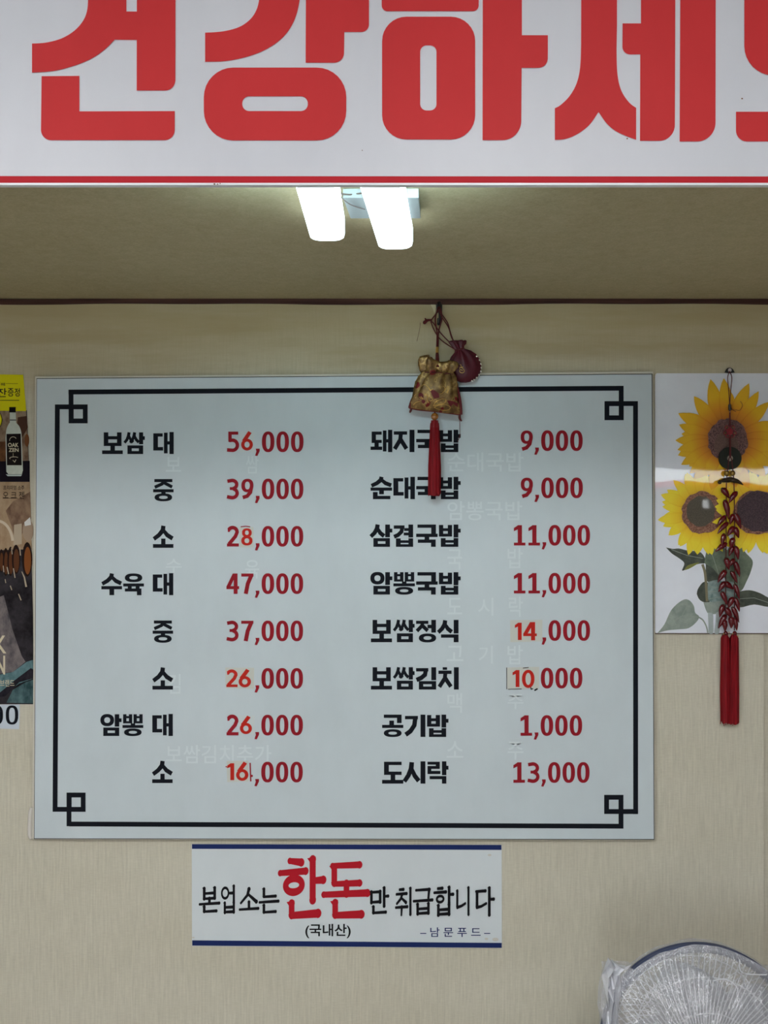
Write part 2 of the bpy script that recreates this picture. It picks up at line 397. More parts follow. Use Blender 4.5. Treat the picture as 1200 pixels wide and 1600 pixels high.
def word(text, x0, x1, y0, y1, off, gap=.06):
    mb = MB(); n = len(text); pitch = (x1 - x0 + (x1 - x0) / n * gap) / n
    for i, ch in enumerate(text):
        if ch == ' ': continue
        put(mb, G[ch], x0 + i * pitch, y0, pitch * (1 - gap) / 100, (y1 - y0) / 100, off)
    return mb
def fit_text(text, box, off, bold=0.0, spacing=1.0, depth=None):
    """small print set in the built-in typeface, fitted into a pixel box"""
    c = bpy.data.curves.new('print', 'FONT'); c.body = text; c.size = 1; c.offset = bold; c.space_character = spacing
    c.fill_mode = 'FRONT'; c.resolution_u = 4
    o = bpy.data.objects.new('print', c); COL.objects.link(o)
    dg = bpy.context.evaluated_depsgraph_get()
    me = bpy.data.meshes.new_from_object(o.evaluated_get(dg))
    bpy.data.objects.remove(o); bpy.data.curves.remove(c)
    xs = [v.co.x for v in me.vertices]; ys = [v.co.y for v in me.vertices]
    ax, bx, ay, by = min(xs), max(xs), min(ys), max(ys)
    x0, y0, x1, y1 = box
    mb = MB()
    mb.v = [W(x0 + (v.co.x - ax) / (bx - ax) * (x1 - x0), y1 - (v.co.y - ay) / (by - ay) * (y1 - y0), off, depth) for v in me.vertices]
    mb.f = [list(p.vertices) for p in me.polygons]; mb.sm = [False] * len(mb.f)
    bpy.data.meshes.remove(me)
    return mb
def px_poly(mb, pts, off, depth=None):
    mb.poly([W(x, y, off + mb.lift, depth) for x, y in pts]); mb.lift += 8e-6
def px_slab(mb, pts, off0, off1):
    mb.slab([W(x, y, off1) for x, y in pts], [W(x, y, off0) for x, y in pts])
def rr(x0, y0, x1, y1, r, corners='1111', n=8):
    """rounded rectangle; corners = TL TR BR BL"""
    o = []
    for k, (cx, cy, a) in enumerate(((x0, y0, 180), (x1, y0, 270), (x1, y1, 0), (x0, y1, 90))):
        rad = r[k] if isinstance(r, (list, tuple)) else r
        if corners[k] == '0': o.append((cx, cy)); continue
        ccx = cx + rad * (1 if k in (0, 3) else -1); ccy = cy + rad * (1 if k in (0, 1) else -1)
        o += arc(ccx, ccy, rad, rad, a, a + 90, n)
    return o

# ------------------------------------------------------------ the room
def struct(mb, name, m): o = mb.build(name, m); o['kind'] = 'structure'; return o
XL, XR, HZ = -2.6, 3.1, 2.68
CEIL = CZ + .4655            # the low soffit between the header sign and the wall
SEAM = (1193.5 - 600) / F * D
mb = MB()
mb.box(XL, D, -.02, SEAM, D + .15, 2.8)
mb.box(SEAM, D + .012, -.02, XR, D + .15, 1.50); mb.box(SEAM, D, 1.50, XR, D + .15, 2.8)
struct(mb, 'wall_back', M_WALL)
mb = MB(); a_, b_, c_, d_ = LWY
mb.box(XL - .12, FY - .1, 0, XL, a_, 2.8); mb.box(XL - .12, b_, 0, XL, D + .15, 2.8); mb.box(XL - .12, a_, 0, XL, b_, c_); mb.box(XL - .12, a_, d_, XL, b_, 2.8)
struct(mb, 'wall_left', M_HALL)
mb = MB()
for q in ((a_, c_, b_, c_ + .03), (a_, d_ - .03, b_, d_), (a_, c_, a_ + .03, d_), (b_ - .03, c_, b_, d_)): mb.box(XL - .09, q[0], q[1], XL - .03, q[2], q[3])
struct(mb, 'window_3', M_ALU)  # assumed window, added for light from the left
mb = MB(); mb.box(XR, FY - .1, 0, XR + .12, D + .15, 2.8); struct(mb, 'wall_right', M_HALL)
mb = MB(); mb.box(XL - .12, FY - .1, -.1, XR + .12, D + .15, 0); struct(mb, 'floor', M_FLOOR)
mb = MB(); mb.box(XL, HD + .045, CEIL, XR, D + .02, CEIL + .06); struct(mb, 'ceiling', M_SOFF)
mb = MB(); mb.box(XL, FY, HZ, XR, HD + .10, HZ + .06); struct(mb, 'ceiling_hall', M_HALL)
mb = MB(); mb.box(XL, HD + .046, CEIL + .06, XR, HD + .10, HZ); struct(mb, 'wall_bulkhead', M_HALL)
mb = MB()
y0, y1 = FY - .1, FY
mb.box(XL, y0, 0, WIN[0], y1, 2.8); mb.box(WIN[0], y0, 0, WIN[1], y1, WIN[2]); mb.box(WIN[0], y0, WIN[3], WIN[1], y1, 2.8)
mb.box(WIN[1], y0, 0, TRN[0], y1, 2.8); mb.box(TRN[0], y0, 0, GLINT_GAP[0], y1, TRN[2]); mb.box(GLINT_GAP[1], y0, 0, TRN[1], y1, TRN[2]); mb.box(GLINT_GAP[0], y0, 0, GLINT_GAP[1], y1, GLINT_GAP[2]); mb.box(GLINT_GAP[0], y0, GLINT_GAP[3], GLINT_GAP[1], y1, TRN[2]); mb.box(TRN[0], y0, TRN[3], TRN[1], y1, 2.8)
mb.box(TRN[1], y0, 0, XR, y1, 2.8)
struct(mb, 'wall_front', M_HALL)
def window(n, q, bars):
    mb = MB(); x0, x1, z0, z1 = q; t = .012
    mb.box(x0, y0 + .03, z0, x1, y1 - .03, z0 + t); mb.box(x0, y0 + .03, z1 - t, x1, y1 - .03, z1)
    mb.box(x0, y0 + .03, z0, x0 + t, y1 - .03, z1); mb.box(x1 - t, y0 + .03, z0, x1, y1 - .03, z1)
    for k in range(1, bars): xx = x0 + (x1 - x0) * k / bars; mb.box(xx - .02, y0 + .03, z0, xx + .02, y1 - .03, z1)
    struct(mb, 'window_%d' % n, M_ALU)
window(1, WIN, 1)  # assumed shop window for the daylight from behind
window(2, TRN, 1)  # assumed strip, placed to mirror a white band in the print
# the red film that runs under the clear strip (assumed, added to mirror a pink band in the laminated print)
M_FILM = mat('red_film', (.6, .12, .12), .5)
_t = NT(M_FILM); _tr = _t.n.new('ShaderNodeBsdfTranslucent'); _tr.inputs['Color'].default_value = (.75, .16, .15, 1)
_t.link(_tr.outputs[0], _t.n['Material Output'].inputs['Surface'])
mb = MB(); mb.box(TRN[0], y0 + .045, TRN[2] + .012, TRN[1], y0 + .047, TRN[2] + .052); build_thing(mb, 'window_film', M_FILM, 'assumed strip of red film along the foot of the clear strip window', 'film')
# brown moulding where wall and soffit meet, a little wavy
mb = MB(); g = []
for i in range(121):
    x = XL + (XR - XL) * i / 120
    px = 600 + x / K
    top = 466.3 + .9 * math.sin(px * .011 + 1) + .5 * math.sin(px * .031)
    bot = 474.6 + .8 * math.sin(px * .009 + 2.2) + .5 * math.sin(px * .027)
    a = W(px, top, .006); b = W(px, bot, .006)
    g.append([(x, D + .001, a.z), (x, a.y, a.z), (x, b.y, b.z), (x, D + .001, b.z)])
mb.quads(g, cv=True, smooth=False)
struct(mb, 'trim_1', M_WOODT)

# assumed ceiling panels, added out of view to light the hall
HALL_E = 21.0
for x_, lab in ((-1.1, 'assumed square-edged ceiling panel lamp of the hall nearest the left wall'), (.35, 'assumed square-edged ceiling panel lamp near the middle of the hall ceiling')):
    hl = thing('assumed_panel_lamp', (x_, -.75, HZ - .03), lab, 'lamp', None)
    mb = MB(); mb.box(x_ - .30, -1.35, HZ - .028, x_ + .30, -.15, HZ - .004); mb.build('light_panel', mat('assumed_panel_glow', (.9, .9, .9), .5, emit=(1.0, .985, .98), es=HALL_E), hl)
    mb = MB()
    for q in ((-.32, -.62, -.30, .62), (.30, -.62, .32, .62), (-.30, -.62, .30, -.60), (-.30, .60, .30, .62)): mb.box(x_ + q[0], -.75 + q[1], HZ - .032, x_ + q[2], -.75 + q[3], HZ)
    mb.build('lamp_frame', M_ALU, hl)

# ------------------------------------------------------------ header sign
HB = CZ + (800 - 290.5) / F * HD
sign = thing('header_sign', (0, HD, HB), 'long white header sign with huge red Korean letters and a red bottom stripe', 'sign')
mb = MB(); mb.box(XL + .01, HD, HB + .003, XR - .01, HD + .005, HZ - .002); mb.build('sign_panel', M_HEAD, sign)
mb = MB(); mb.box(XL + .01, HD - .003, HB, XR - .01, HD + .0055, HB + .0026); mb.build('edge_trim', M_ALU, sign)
mb = MB()
mb.poly([(XL + .02, HD - .0006, W(0, 285.3, depth=HD).z), (XR - .02, HD - .0006, W(0, 287.2, depth=HD).z), (XR - .02, HD - .0006, W(0, 277.6, depth=HD).z), (XL + .02, HD - .0006, W(0, 274.0, depth=HD).z)])
mb.build('red_stripe', M_STRIPE, sign)
def letter(polys, holes=()):
    mb = MB()
    for p in polys: mb.slab([W(x, y, depth=HD - .0009) for x, y in p], [W(x, y, depth=HD + .0002) for x, y in p])
    for outer, inner in holes:
        # ring between two outlines with the same number of points
        A = [W(x, y, depth=HD - .0009) for x, y in outer]; B = [W(x, y, depth=HD - .0009) for x, y in inner]
        n = len(A)
        for i in range(n): mb.poly([A[i], A[(i + 1) % n], B[(i + 1) % n], B[i]])
    mb.build('letter', M_SIGNRED, sign)
T0 = -110
def smooth_pts(pts, closed=False, sub=5):
    out = []; n = len(pts)
    for i in range(n - 1):
        p0 = pts[max(i - 1, 0)]; p1 = pts[i]; p2 = pts[i + 1]; p3 = pts[min(i + 2, n - 1)]
        for k in range(sub):
            t = k / sub
            out.append(tuple(.5 * (2 * p1[j] + (p2[j] - p0[j]) * t + (2 * p0[j] - 5 * p1[j] + 4 * p2[j] - p3[j]) * t * t + (3 * p1[j] - p0[j] - 3 * p2[j] + p3[j]) * t ** 3) for j in (0, 1)))
    out.append(pts[-1]); return out
letter([smooth_pts([(50, 68), (72, 66.5), (96, 60), (116, 48), (130, 32), (136.5, 14), (137.5, -10)]) + [(137.5, T0), (197.5, T0), (197.5, 18), (214.5, 18)],
        ] and [smooth_pts([(50, 68), (72, 66.5), (96, 60), (116, 48), (130, 32), (136.5, 14), (137.5, -10)]) + [(137.5, T0), (197.5, T0), (197.5, 18), (214, 18), (214, 62.5)] + smooth_pts([(179, 62), (164, 77), (144, 91), (118, 102), (86, 110.5), (50, 113.5)]),
        [(214, T0), (274.5, T0)] + arc(258, 125, 16, 16.5, 0, 90) + [(213.5, 141.5)],
        rr(65, 119, 123.5, 218.5, [0, 0, 0, 16], '0001') and [(65, 119), (124, 118.5), (124, 174), (273, 173.5)] + arc(257, 203, 16, 16, 0, 90) + arc(80, 203, 16, 16, 90, 180)])
letter([smooth_pts([(320.5, 51), (348, 49), (374, 42), (392, 29), (402, 12), (406, -8)]) + [(407, T0), (471, T0)] + smooth_pts([(469.5, -8), (464, 20), (454, 43), (438, 62), (414, 78), (385, 89), (352, 95.5), (320.5, 96.5)]),
        [(478.5, T0), (538.5, T0), (538.5, -40), (576.5, -40)] + arc(564.5, 38, 12, 12, 0, 90) + [(538, 50)] + arc(522, 82.5, 15.5, 15.5, 0, 90) + [(477.5, 98)]],
       [(rr(318.5, 105.5, 541, 219.5, 46), rr(378.5, 150.5, 481, 173.5, 11))])
letter([rr(596.5, -30, 748, 17.5, 9, '0011'), [(640, T0), (705, T0), (705, -48), (640, -48)],
        [(754.5, T0), (815.5, T0), (815.5, 55), (856, 55)] + arc(841, 91, 15, 15, 0, 90) + [(815, 106)] + arc(785, 189, 29.5, 30, 0, 90) + [(754, 219)]],
       [(rr(597, 26, 742.5, 218, 38), rr(656.5, 71, 682, 172.5, 10))])
letter([[(908.5, T0)] + smooth_pts([(908, 70), (906.5, 105), (901, 130), (890, 150), (876, 164), (867, 169)]) + smooth_pts([(867, 218.5), (884, 217), (903, 209), (921, 195), (935.3, 175)]) + smooth_pts([(935.3, 175), (949, 194), (966, 207), (994, 218.5)]) + smooth_pts([(994, 168.5), (983, 160), (971, 142), (965, 118), (963.5, 85), (964, 40)]) + [(964, T0)],
        [(1001.5, T0), (1055.5, T0)] + arc(1030, 195, 24.5, 25, 0, 90) + [(1000, 220), (1000.5, 85)] + arc(985, 73, 12.5, 12, 90, 180) + [(972.8, 36.5), (1001.5, 36.5)],
        [(1063.5, T0), (1118.5, T0)] + arc(1089, 191.5, 29, 29.5, 0, 90) + [(1062, 221)]])
letter([rr(1150, 174.5, 1345, 221, 17, '0011'), [(1212, 112), (1240, 112), (1240, 176), (1212, 176)], [(1270, 112), (1298, 112), (1298, 176), (1270, 176)]],
       [(rr(1163, -80, 1330, 118, 46), rr(1226, -30, 1268, 70, 12))])
# fly specks and rust dots on the sign
mb = MB()
for x, y, r in ((335, 287.6, 1.6), (340, 287.8, 1.2), (344, 286.8, 1.0), (980, 216.5, 1.4), (1159.5, 154, 1.5), (566, 235, .9)):
    px_poly(mb, arc(x, y, r, r * .8, 0, 330, 8), 0, HD - .0046 if y > 270 else HD - .0012)
mb.build('dirt_speck', mat('rust_speck', (.14, .07, .03), .8), sign)['kind'] = 'stuff'

# ------------------------------------------------------------ two ceiling lamps
def lamp(pts, label, zb):
    """pts: four pixel corners of the visible diffuser outline at the header (L,R) and at its far end (R,L)"""
    def U(px, py): d = zb * F / (800 - py); return Vector(((px - 600) / F * d, d, CZ + zb))
    a, b, c, d_ = [U(*p) for p in pts]
    u = (d_ - a).normalized(); v = Vector((0, 0, 1)).cross(u)
    a = a - u * .018; b = b - u * .018
    wdt = ((b - a).length + (c - d_).length) / 2
    mid0 = (a + b) / 2; mid1 = (c + d_) / 2; u = (mid1 - mid0).normalized(); v = Vector((u.y, -u.x, 0))
    L = (mid1 - mid0).length; hw = wdt / 2
    top = CEIL - .0005
    base = thing('ceiling_lamp', (mid0.x + u.x * L / 2, mid0.y + u.y * L / 2, CZ + zb), label, 'lamp', None)
    mb = MB()
    ring_pts = []
    r = hw * .62
    outline = []
    for cx, cy, a0 in ((hw - r, L - r, 0), (-(hw - r), L - r, 90), (-(hw - .006), .006, 180), ((hw - .006), .006, 270)):
        rad = r if a0 < 180 else .006
        for i in range(9):
            t = math.radians(a0 + 90 * i / 8); outline.append((cx + rad * math.cos(t), cy + rad * math.sin(t)))
    def lay(k, z): return [mid0 + v * (x * k) + u * (L / 2 + (y - L / 2) * (1 - (1 - k) * hw * 2 / L)) + Vector((0, 0, z - (CZ + zb))) for x, y in outline]
    z0 = CZ + zb
    g = [lay(.86, z0), lay(.95, z0 + .002), lay(1, z0 + .008), lay(1, top - .010)]
    mb.quads(g, cv=True); mb.poly(list(reversed(g[0])))
    mb.build('diffuser', M_LAMP, base)
    mb = MB(); g = [lay(.93, top - .010), lay(.93, top)]
    mb.quads(g, cv=True, smooth=False); mb.poly(g[1]); mb.poly(list(reversed(g[0])))
    mb.build('housing', M_LBASE, base)
    return base
lamp(((459, 288), (525, 288), (540, 377.5), (484.5, 377.5)), 'bright white ceiling lamp, left and shorter of the two behind the sign', .425)
lamp(((560, 288), (626, 288), (647, 390.5), (590.5, 390.5)), 'bright white ceiling lamp, right and longer of the two behind the sign', .425)
_lr = [o for o in COL.objects if o.name.startswith('ceiling_lamp')][-1]
def C(px, py, dz=.002):
    d = (CEIL - dz - CZ) * F / (800 - py); return Vector(((px - 600) / F * d, d, CEIL - dz))
TY = 1.262
x_ = (545 - 600) / F * 1.36
tl = thing('assumed_tube_lamp', (x_, TY, CZ + .4365), 'assumed thin tube lamp, unseen under the soffit behind the sign, across the two white lamps', 'lamp')  # assumed: added out of view behind the sign to make the soffit glow
mb = MB(); mb.tube([(x_ - .17, TY, CZ + .4365), (x_ + .17, TY, CZ + .4365)], .0065, 12, spline=False); mb.build('glass_tube', mat('assumed_tube_glow', (.9, .9, .9), .4, emit=(.64, .92, 1.0), es=150.0), tl)
for s_ in (-1, 1):
    mb = MB(); mb.box(x_ + s_ * .177 - .008, TY - .006, CZ + .4305, x_ + s_ * .177 + .008, TY + .006, CZ + .4653); mb.build('tube_holder', M_LBASE, tl)
q = [C(536, 296), C(654, 296), C(657, 329), C(548, 329)]
mb = MB(); mb.slab([p - Vector((0, 0, .012)) for p in q], [p + Vector((0, 0, .001)) for p in q]); mb.build('mounting_plate', mat('plate_grey', (.30, .34, .35), .4), _lr)
cab = thing('lamp_cable', C(545, 303), 'thin dark cable sagging between the two ceiling lamps', 'cable')
mb = MB(); mb.tube([C(529, 302, .012), C(545, 304, .010), C(556, 303, .008), C(572, 301, .010)], .0011, 6); mb.build('wire', M_WIRE, cab)
mb = MB(); mb.tube([C(528, 300, .014), C(533, 308, .016), C(545, 318, .018), C(556, 323, .016), C(570, 327, .014)], .0009, 6); mb.build('wire', M_WIRE, cab)

# ------------------------------------------------------------ the menu board
BO = .005
board = thing('menu_board', W(538, 1311, 0), 'large white menu board with black corner-knot border, Korean dishes and red prices', 'sign')
BK = [(55, 588.5), (1020.5, 580.5), (1023, 1312.5), (50.5, 1311.5)]
mb = MB(); px_slab(mb, BK, BO, BO + .010); mb.build('backing_panel', M_CREAM, board)
mb = MB(); px_slab(mb, [(57, 591), (1019.5, 583.8), (1022.6, 1312), (53, 1311)], BO + .010, BO + .0108); mb.build('gap_shade', M_DARKGAP, board)  # dark sheet painted in for the shade of the gap behind the face
FA = [(57.7, 592), (1018.2, 585), (1021.6, 1311), (53.8, 1310)]
BF = BO + .0125
mb = MB(); px_slab(mb, FA, BO + .0108, BF); mb.build('face_sheet', M_BOARD, board)
IN = BF + .0004
# border: four sides that run past each other and end in a small square at every corner
mb = MB()
def line(pts, t):
    for q in stroke(pts, t): px_poly(mb, q, IN)
t = 7.6
line([(107, 612.6), (974, 606.6)], t); line([(108, 1287.5), (974, 1291)], t)
line([(89.6, 632), (86, 1268)], t); line([(993, 627), (993.2, 1272)], t)
for (x0, y0, x1, y1, hx0, hx1, hy, vx, vy0, vy1) in (
        (107.5, 632, 137, 661.5, 86, 137, 635.7, 111, 609, 661),
        (944.5, 627, 974.6, 656.6, 944.5, 996.8, 630.6, 970.6, 603, 656.6),
        (104.3, 1238.4, 133.8, 1268.5, 82.2, 133.8, 1264.6, 107.8, 1238.5, 1291),
        (944, 1242, 974, 1271.8, 944, 996.8, 1268, 970.3, 1242, 1294.6)):
    for q in box4(x0, y0, x1, y1, 7.6, 7.6): px_poly(mb, q, IN)
    px_poly(mb, [(hx0, hy - 3.8), (hx1, hy - 3.8), (hx1, hy + 3.8), (hx0, hy + 3.8)], IN)
    px_poly(mb, [(vx - 3.8, vy0), (vx + 3.8, vy0), (vx + 3.8, vy1), (vx - 3.8, vy1)], IN)
mb.build('border', M_INK, board)
rowsL = [(['보쌈', '대'], 692), (['중'], 765.5), (['소'], 838.5), (['수육', '대'], 912.5), (['중'], 986.5), (['소'], 1060), (['암뽕', '대'], 1132.5), (['소'], 1206)]
for i, (ws, cy) in enumerate(rowsL):
    xr = 271.5 - i * .25
    m2 = word(ws[-1], xr - 32, xr, cy - 17, cy + 17.5, IN, 0)
    if len(ws) == 2:
        m3 = word(ws[0], 159.5 - i * .4, 226 - i * .35, cy - 16.5, cy + 17.5, IN, .05)
        n0 = len(m2.v); m2.v += m3.v; m2.f += [[k + n0 for k in f] for f in m3.f]; m2.sm += m3.sm
    m2.build('dish_name', M_INK, board)
rowsR = [('돼지국밥', 579, 719.5, 689), ('순대국밥', 579, 719.5, 762.5), ('삼겹국밥', 579, 719.5, 837), ('암뽕국밥', 579, 719.5, 911.5), ('보쌈정식', 579.5, 717.5, 986), ('보쌈김치', 579.5, 717.5, 1060), ('공기밥', 597, 700.5, 1134), ('도시락', 597, 700.5, 1207)]
for tx, x0, x1, cy in rowsR: word(tx, x0, x1, cy - 17.5, cy + 17.5, IN, .055).build('dish_name', M_INK, board)
def price(tx, xr, cy, skip=(), tall=15.9):
    """digits laid out from the right edge xr; digits listed in skip are under a patch"""
    mb = MB(); x = xr
    for k, ch in enumerate(reversed(tx)):
        if ch == ',':
            x += 1.0; put(mb, NUM[','], x - 9.2, cy - tall, .30, tall * 2 / 100, IN); x -= 10.6
        else:
            if len(tx) - 1 - k not in skip: put(mb, NUM[ch], x - 19.6, cy - tall, .316, tall * 2 / 100, IN)
            x -= 22.7
    mb.build('price', M_PRICE, board)
def patch(pts, digits, quiet=False):
    mb = MB(); px_slab(mb, pts, BF + .0005, BF + .0008)
    p = mb.build('price_patch', M_PATCH if not quiet else mat('pale_patch_paper', (.58, .64, .65), .5), board)
    p['label'] = 'paper correction patch with a red number'
    mb = MB()
    for ch, x0, y0, x1, y1 in digits: put(mb, NUM[ch + 's'], x0, y0, (x1 - x0) / 62, (y1 - y0) / 100, BF + .0011)
    mb.build('patch_number', M_STICK, p)
L_ = [('56,000', (1,)), ('39,000', ()), ('28,000', (1,)), ('47,000', ()), ('37,000', ()), ('26,000', (0, 1)), ('26,000', (1,)), ('16,000', (0, 1))]
for i, (tx, sk) in enumerate(L_): price(tx, 474.2 - i * .15, [690.3, 764, 838, 912, 985.8, 1060, 1133, 1206.4][i], sk)
for tx, xr, cy, sk in (('9,000', 910.5, 688.5, ()), ('9,000', 910.7, 762.3, ()), ('11,000', 922, 836.4, ()), ('11,000', 922, 911.3, ()), ('14,000', 922, 985.2, (0, 1)), ('10000', 910, 1059.6, (0, 1)), ('1,000', 909.7, 1133.6, ()), ('13,000', 921.2, 1207, ())):
    price(tx, xr, cy, sk)
patch([(374.5, 673.5), (397, 673), (397.5, 706), (375, 706.5)], [('6', 376.5, 675, 395.5, 704)], True)
patch([(374, 824), (396, 823.6), (396, 855), (374.5, 855.5)], [('8', 377, 825.5, 394.5, 852)])
patch([(352, 1043), (397, 1043.5), (397, 1076.5), (352.5, 1075)], [('2', 353, 1046.5, 371.5, 1073.5), ('6', 372.5, 1046.5, 392.5, 1074)])
patch([(373, 1118), (398, 1118), (398, 1148), (373.5, 1148.5)], [('6', 374.5, 1119.5, 394, 1147)], True)
patch([(354, 1189), (388, 1188.6), (388, 1221), (355, 1222)], [('1', 352.5, 1192.5, 371.5, 1219), ('6', 368.5, 1191.5, 388.5, 1220)])
patch([(797, 969), (847.5, 968.4), (847.5, 1002), (797.5, 1003.5)], [('1', 802, 973, 820.5, 1000), ('4', 817.5, 972, 838.5, 1000.5)])
patch([(792, 1043), (842.5, 1042), (842.5, 1076), (792, 1077)], [('1', 798.5, 1047, 817, 1073.5), ('0', 815.5, 1046.5, 834, 1075)])
mb = MB()   # slivers of the old figures that show past the patches
for q in stroke([(390.8, 1192), (391.8, 1221)], 2.2) + stroke([(391, 1212), (395, 1212.5)], 3.4): px_poly(mb, q, IN)
for q in stroke([(376, 823.2), (384, 822.2), (391, 823.2)], 1.4) + stroke([(353, 1197), (354, 1199)], 1.8): px_poly(mb, q, BF + .001)
mb.build('old_figure', M_PRICE, board)
mb = MB()
for q in stroke([(791.8, 1043), (791.8, 1077)], 1) + stroke([(794, 1077), (815, 1076.5)], 1) + stroke([(829, 1072), (830, 1077), (833, 1076)], 1.6) + stroke([(835, 1079), (840, 1076)], 2.4) + stroke([(817, 1044), (826, 1043)], 1.2): px_poly(mb, q, BF + .001)
mb.build('old_figure', M_INK2, board)
# pale ghosts where old lettering was peeled off
mbs = []
for tx, bx in (('보', (259, 714, 283, 737)), ('쌈', (384, 711, 404, 740)), ('수', (259, 873, 284, 895)), ('육', (383, 875, 405, 904)), ('김', (262, 1053, 282, 1084)),
               ('순대국밥', (699, 707, 818, 737)), ('암뽕국밥', (699, 783, 816, 813)), ('국', (699, 858, 722, 890)), ('밥', (793, 856, 817, 888)),
               ('도', (699, 934, 722, 960)), ('시', (747, 934, 771, 962)), ('락', (795, 932, 817, 964)), ('고', (698, 1009, 724, 1033)), ('기', (748, 1009, 770, 1037)), ('밥', (793, 1008, 817, 1038)),
               ('맥', (699, 1083, 722, 1114)), ('주', (793, 1085, 818, 1108)), ('소', (698, 1158, 724, 1184)), ('주', (793, 1159, 818, 1187)), ('보쌈김치추가', (259, 1164, 424, 1193))):
    mbs.append(fit_text(tx, bx, BF + .0002, .008))
for q in mbs: q.build('peeled_lettering', M_GHOST, board)['label'] = 'pale ghost of peeled old lettering'

# a short white plastic strip that sticks out behind the board
mb = MB(); mb.tube([W(50, 1262, .006), W(48.2, 1268, .006), W(47.2, 1290, .006), W(47.2, 1304, .006), W(49, 1310, .006)], [.003, .0052, .0056, .0054, .004], 12)
build_thing(mb, 'plastic_strip', mat('white_plastic', (.62, .60, .56), .35), 'short white plastic strip poking out behind the lower left edge of the menu board', 'strip', origin=W(48, 1290, .006))

# ------------------------------------------------------------ the notice under the board
NO = .003
notice = thing('notice_sign', W(542, 1479, 0), 'small white notice with navy bands and big red Korean word below the menu board', 'sign')
mb = MB(); px_slab(mb, [(299.5, 1318.8), (784, 1320), (784.3, 1481.5), (300, 1478.2)], 0.0003, NO); mb.build('sheet', M_NOTICE, notice)
mb = MB(); px_poly(mb, [(300, 1319), (783.6, 1320.2), (783.6, 1328), (300, 1326.3)], NO + .0004); mb.build('navy_band', M_NAVY, notice)
mb = MB(); px_poly(mb, [(300.3, 1469.2), (784, 1473.3), (784, 1481), (300.3, 1477.6)], NO + .0004); mb.build('navy_band', M_NAVY, notice)
def B(pts, w0=11, w1=None):
    w0 *= BW[0]; w1 = w1 * BW[0] if w1 is not None else None
    w1 = w1 if w1 is not None else w0
    n = len(pts); ws = [w0 + (w1 - w0) * i / (n - 1) for i in range(n)]
    out = stroke(pts, ws)
    for p, w_ in ((pts[0], w0), (pts[-1], w1)): out.append(arc(p[0], p[1], w_ / 2 * 1.12, w_ / 2 * 1.12, 0, 340, 11))
    return out
def vstem(x, y0, y1, w_=11):       # brush-like stem with a wedge head
    return B([(x, y0 + 3), (x, y1)], w_, w_) + [[(x - w_ * .9, y0), (x + w_ * .5, y0 - 2), (x + w_ * .5, y0 + 10), (x - w_ * .3, y0 + 9)]]
def hbar(x0, x1, y, w_=9): return B([(x0, y), (x1, y)], w_ * .9, w_ * 1.1)
def ieung(cx, cy, rx, ry, w_=10): return ring(cx, cy, rx, ry, w_, w_, 2)
BW = [1.22]
BR = {}
BR['본'] = vstem(24, 4, 46) + vstem(76, 4, 46) + hbar(24, 76, 26) + hbar(24, 76, 46) + B([(50, 46), (50, 64)], 11) + hbar(2, 98, 66) + vstem(24, 74, 94) + hbar(24, 84, 95)
BR['업'] = ieung(28, 26, 25, 24) + hbar(50, 76, 27) + vstem(80, 0, 56) + vstem(26, 60, 96) + vstem(80, 60, 96) + hbar(26, 80, 78) + hbar(26, 80, 95)
BR['소'] = B([(50, 8), (42, 32), (8, 62)], 13, 8) + B([(48, 30), (88, 60)], 9, 13) + B([(50, 60), (50, 86)], 11) + hbar(2, 98, 88)
BR['는'] = vstem(24, 4, 34) + hbar(24, 84, 36) + hbar(2, 98, 56) + vstem(24, 66, 94) + hbar(24, 84, 95)
BR['만'] = vstem(14, 14, 56) + vstem(58, 14, 56) + hbar(14, 58, 18) + hbar(14, 58, 55) + vstem(78, 2, 72) + hbar(80, 98, 36) + vstem(24, 70, 94) + hbar(24, 86, 95)
BR['취'] = hbar(24, 46, 6) + hbar(6, 64, 22) + B([(38, 24), (30, 40), (8, 56)], 11, 8) + B([(36, 38), (60, 54)], 8, 11) + hbar(2, 68, 70) + B([(36, 70), (34, 98)], 11, 8) + vstem(86, 2, 98)
BR['급'] = hbar(14, 84, 8) + B([(82, 8), (78, 38)], 11, 9) + hbar(2, 98, 48) + vstem(22, 58, 96) + vstem(78, 58, 96) + hbar(22, 78, 78) + hbar(22, 78, 95)
BR['합'] = hbar(22, 44, 4) + hbar(4, 62, 18) + ieung(33, 42, 22, 16) + vstem(78, 0, 58) + hbar(80, 98, 28) + vstem(24, 62, 98) + vstem(78, 62, 98) + hbar(24, 78, 80) + hbar(24, 78, 96)
BR['니'] = vstem(14, 8, 66) + B([(14, 70), (40, 66), (64, 58)], 10, 8) + vstem(84, 0, 98)
BR['다'] = hbar(10, 56, 12) + vstem(14, 12, 66) + B([(14, 70), (36, 67), (60, 58)], 10, 8) + vstem(76, 0, 100) + hbar(78, 98, 44)
BW[0] = 1.0
BR['한'] = B([(24, 4), (50, 8)], 10, 13) + hbar(2, 60, 23, 11) + ieung(33, 45, 25, 18, 13) + vstem(76, 2, 72, 14) + hbar(78, 100, 40, 12) + vstem(28, 72, 94, 13) + hbar(28, 88, 95, 13)
BR['돈'] = hbar(20, 82, 8, 11) + vstem(24, 8, 38, 13) + hbar(24, 82, 40, 11) + B([(52, 40), (52, 58)], 13) + hbar(0, 100, 58, 12) + vstem(26, 70, 94, 13) + hbar(26, 86, 95, 13)
def brush(seq, m, name='lettering'):
    mb = MB()
    for ch, x0, y0, x1, y1, sh in seq: put(mb, BR[ch], x0, y0, (x1 - x0) / 100, (y1 - y0) / 100, NO + .0005, None, sh)
    return mb.build(name, m, notice)
